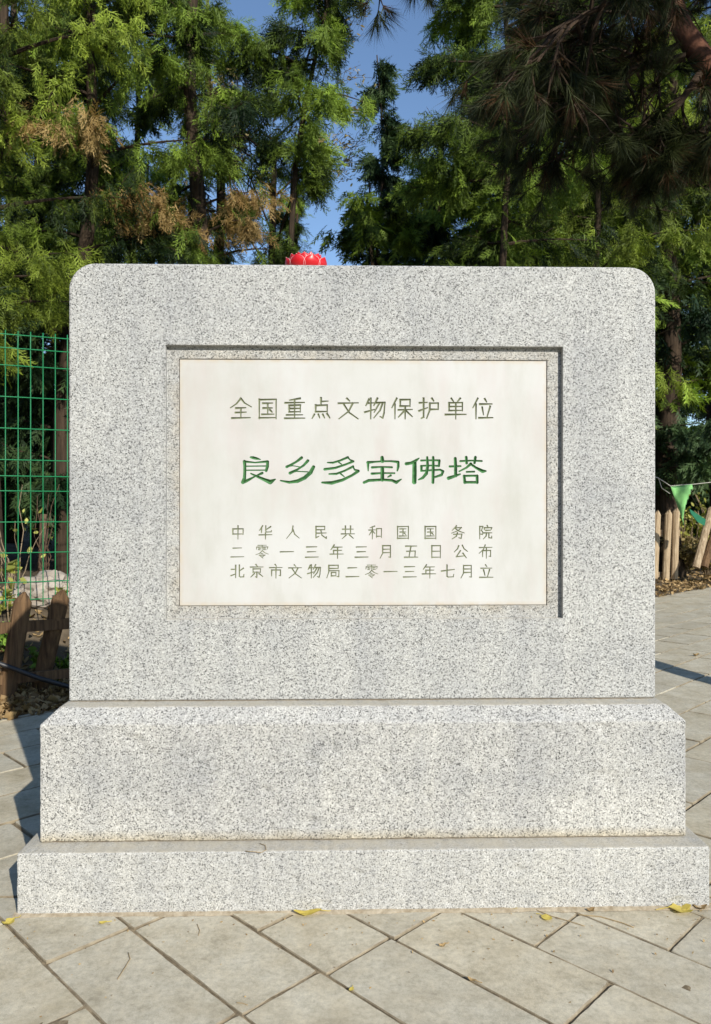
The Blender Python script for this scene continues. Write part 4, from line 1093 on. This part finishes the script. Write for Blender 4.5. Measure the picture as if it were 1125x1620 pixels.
# ------------------------------------------------------------------ pine at the right, overhanging the upper right corner
def pine():
    base = Vector((3.12, 3.85, 0)); t = empty('pine_tree', base); tag(t, 'pine with reddish bark and shaded brown needles overhanging the upper right corner', 'tree')
    rd = random.Random(11); rs = np.random.default_rng(11)
    tr = MB(); TP = [Vector(p)-base for p in ((3.12, 3.85, -.2), (3.18, 3.85, .4), (3.42, 3.85, 1.1), (3.78, 3.85, 1.9), (3.95, 3.85, 2.7), (3.85, 3.8, 3.6), (3.6, 3.75, 4.6), (3.4, 3.7, 5.8), (3.3, 3.7, 7.0))]
    tr.tube(TP, [.12, .10, .092, .09, .09, .09, .07, .045, .02], 10); tr.build('trunk', M_bark_pine, t, True)
    br = MB(); Pp, Dd, Tn, Dr = [], [], [], []
    # main limb seen in the corner
    L1 = [Vector(p)-base for p in ((3.88, 3.82, 3.2), (3.0, 3.95, 3.15), (2.3, 4.0, 3.25), (1.92, 4.0, 3.45), (1.72, 4.0, 3.75), (1.58, 4.0, 4.15), (1.3, 4.05, 4.6))]
    ml = MB(); ml.tube(L1, [.075, .075, .072, .065, .055, .04, .025], 9); ml.build('limb', M_bark_pine, t, True)
    def limb(p, d, L, r, lv):
        P = [p]; dd = d.copy()
        for k in range(4):
            dd = (dd+Vector((rd.gauss(0, .16), rd.gauss(0, .16), rd.gauss(-.05, .12)))).normalized(); P.append(P[-1]+dd*L/4)
        br.tube(P, [r*(1-.18*k) for k in range(5)], 5, cap=False)
        if lv > 0:
            for k in range(6 if lv > 1 else 5):
                u = rd.uniform(.3, 1); i = min(3, int(u*4)); q = P[i].lerp(P[i+1], u*4-i)
                limb(q, (dd+Vector((rd.gauss(0, .7), rd.gauss(0, .7), rd.gauss(-.15, .5)))).normalized(), L*rd.uniform(.4, .65), r*.5, lv-1)
        else:
            for k in range(3):
                f = rd.uniform(.5, 1); i = min(3, int(f*4)); q = P[i].lerp(P[i+1], f*4-i) if i < 4 else P[-1]
                Pp.append(tuple(q)); v = dd+Vector((rd.gauss(0, .3), rd.gauss(0, .3), rd.gauss(-.35, .35))); Dd.append(tuple(v)); Tn.append(rd.gauss(.45, .2)); Dr.append(rd.random() < .12)
    def bough(pts_, r, n_side, L):
        Q_ = [Vector(p) for p in pts_]; br.tube(Q_, [r*(1-.8*k/(len(Q_)-1)) for k in range(len(Q_))], 7)
        for k in range(n_side):
            u = (.15+.85*(k+rd.random())/n_side)*(len(Q_)-1); i = min(len(Q_)-2, int(u)); q = Q_[i].lerp(Q_[i+1], u-i); dd = (Q_[i+1]-Q_[i]).normalized()
            limb(q, (dd*.7+Vector((rd.gauss(0, .7), rd.gauss(0, .7), rd.gauss(-.1, .6)))).normalized(), L*rd.uniform(.6, 1.2), .011, 1)
    W_ = lambda px, py, Y: at(px, py, Y)-base
    top = Vector((3.62, 3.75, 4.6))-base
    bough([W_(1062, 30, 4.0), W_(960, 10, 4.1), W_(930, 40, 4.2), W_(905, 50, 4.3), W_(885, 75, 4.3)], .026, 18, .4)
    bough([W_(1085, 90, 4.0), W_(1000, 110, 4.1), W_(950, 150, 4.2), W_(920, 170, 4.3), W_(890, 175, 4.3)], .024, 16, .36)
    bough([W_(1112, 110, 4.0), W_(1070, 170, 3.95), W_(1030, 215, 4.0), W_(1000, 225, 4.1)], .022, 13, .3)
    bough([W_(1122, 130, 4.0), W_(1125, 185, 4.0), W_(1118, 215, 4.0)], .02, 8, .3)
    bough([W_(1050, 0, 4.1), W_(1000, -10, 3.8), W_(930, 20, 3.7), W_(870, 50, 3.7)], .02, 16, .42)
    bough([W_(1075, 70, 4.0), W_(1020, 100, 4.5), W_(960, 120, 4.8), W_(880, 120, 5.0)], .02, 16, .5)
    bough([top, Vector((2.4, 4.1, 4.5))-base, W_(900, -130, 4.4), W_(780, -130, 4.5), W_(690, -100, 4.5), W_(628, -45, 4.5)], .04, 12, .22)
    bough([top, Vector((2.9, 4.1, 4.3))-base, W_(1000, -30, 4.6), W_(940, -20, 4.8), W_(880, -25, 5.0)], .05, 16, .42)
    # crown above and towards the sun
    for k in range(44):
        z = 3.9+k*.08; a = rd.uniform(0, 6.28) if k % 2 else rd.uniform(R(-165), R(-60)); o = Vector((3.55, 3.72, z))-base
        dv = Vector((math.cos(a), math.sin(a), rd.uniform(-.1, .35))).normalized(); limb(o, dv, rd.uniform(1.0, 2.0), .03, 2)
    br.build('branches', M_pine_twig, t)
    Pp, Dd, Tn, Dr = np.array(Pp), np.array(Dd), np.array(Tn), np.array(Dr, dtype=bool); Nn = rs.normal(0, 1, Pp.shape)
    Sz = rs.uniform(.13, .19, len(Pp))
    print('pine tufts', len(Pp))
    for msk, nm, mm in ((~Dr, 'needles', M_needle), (Dr, 'dry_needles', M_needle_dry)):
        V_, F_, T_ = place(T_NEEDLE, Pp[msk], Dd[msk], Nn[msk], Sz[msk], Tn[msk], rs); link(nm, np_mesh(nm, V_, F_, mm, T_), t)
pine()
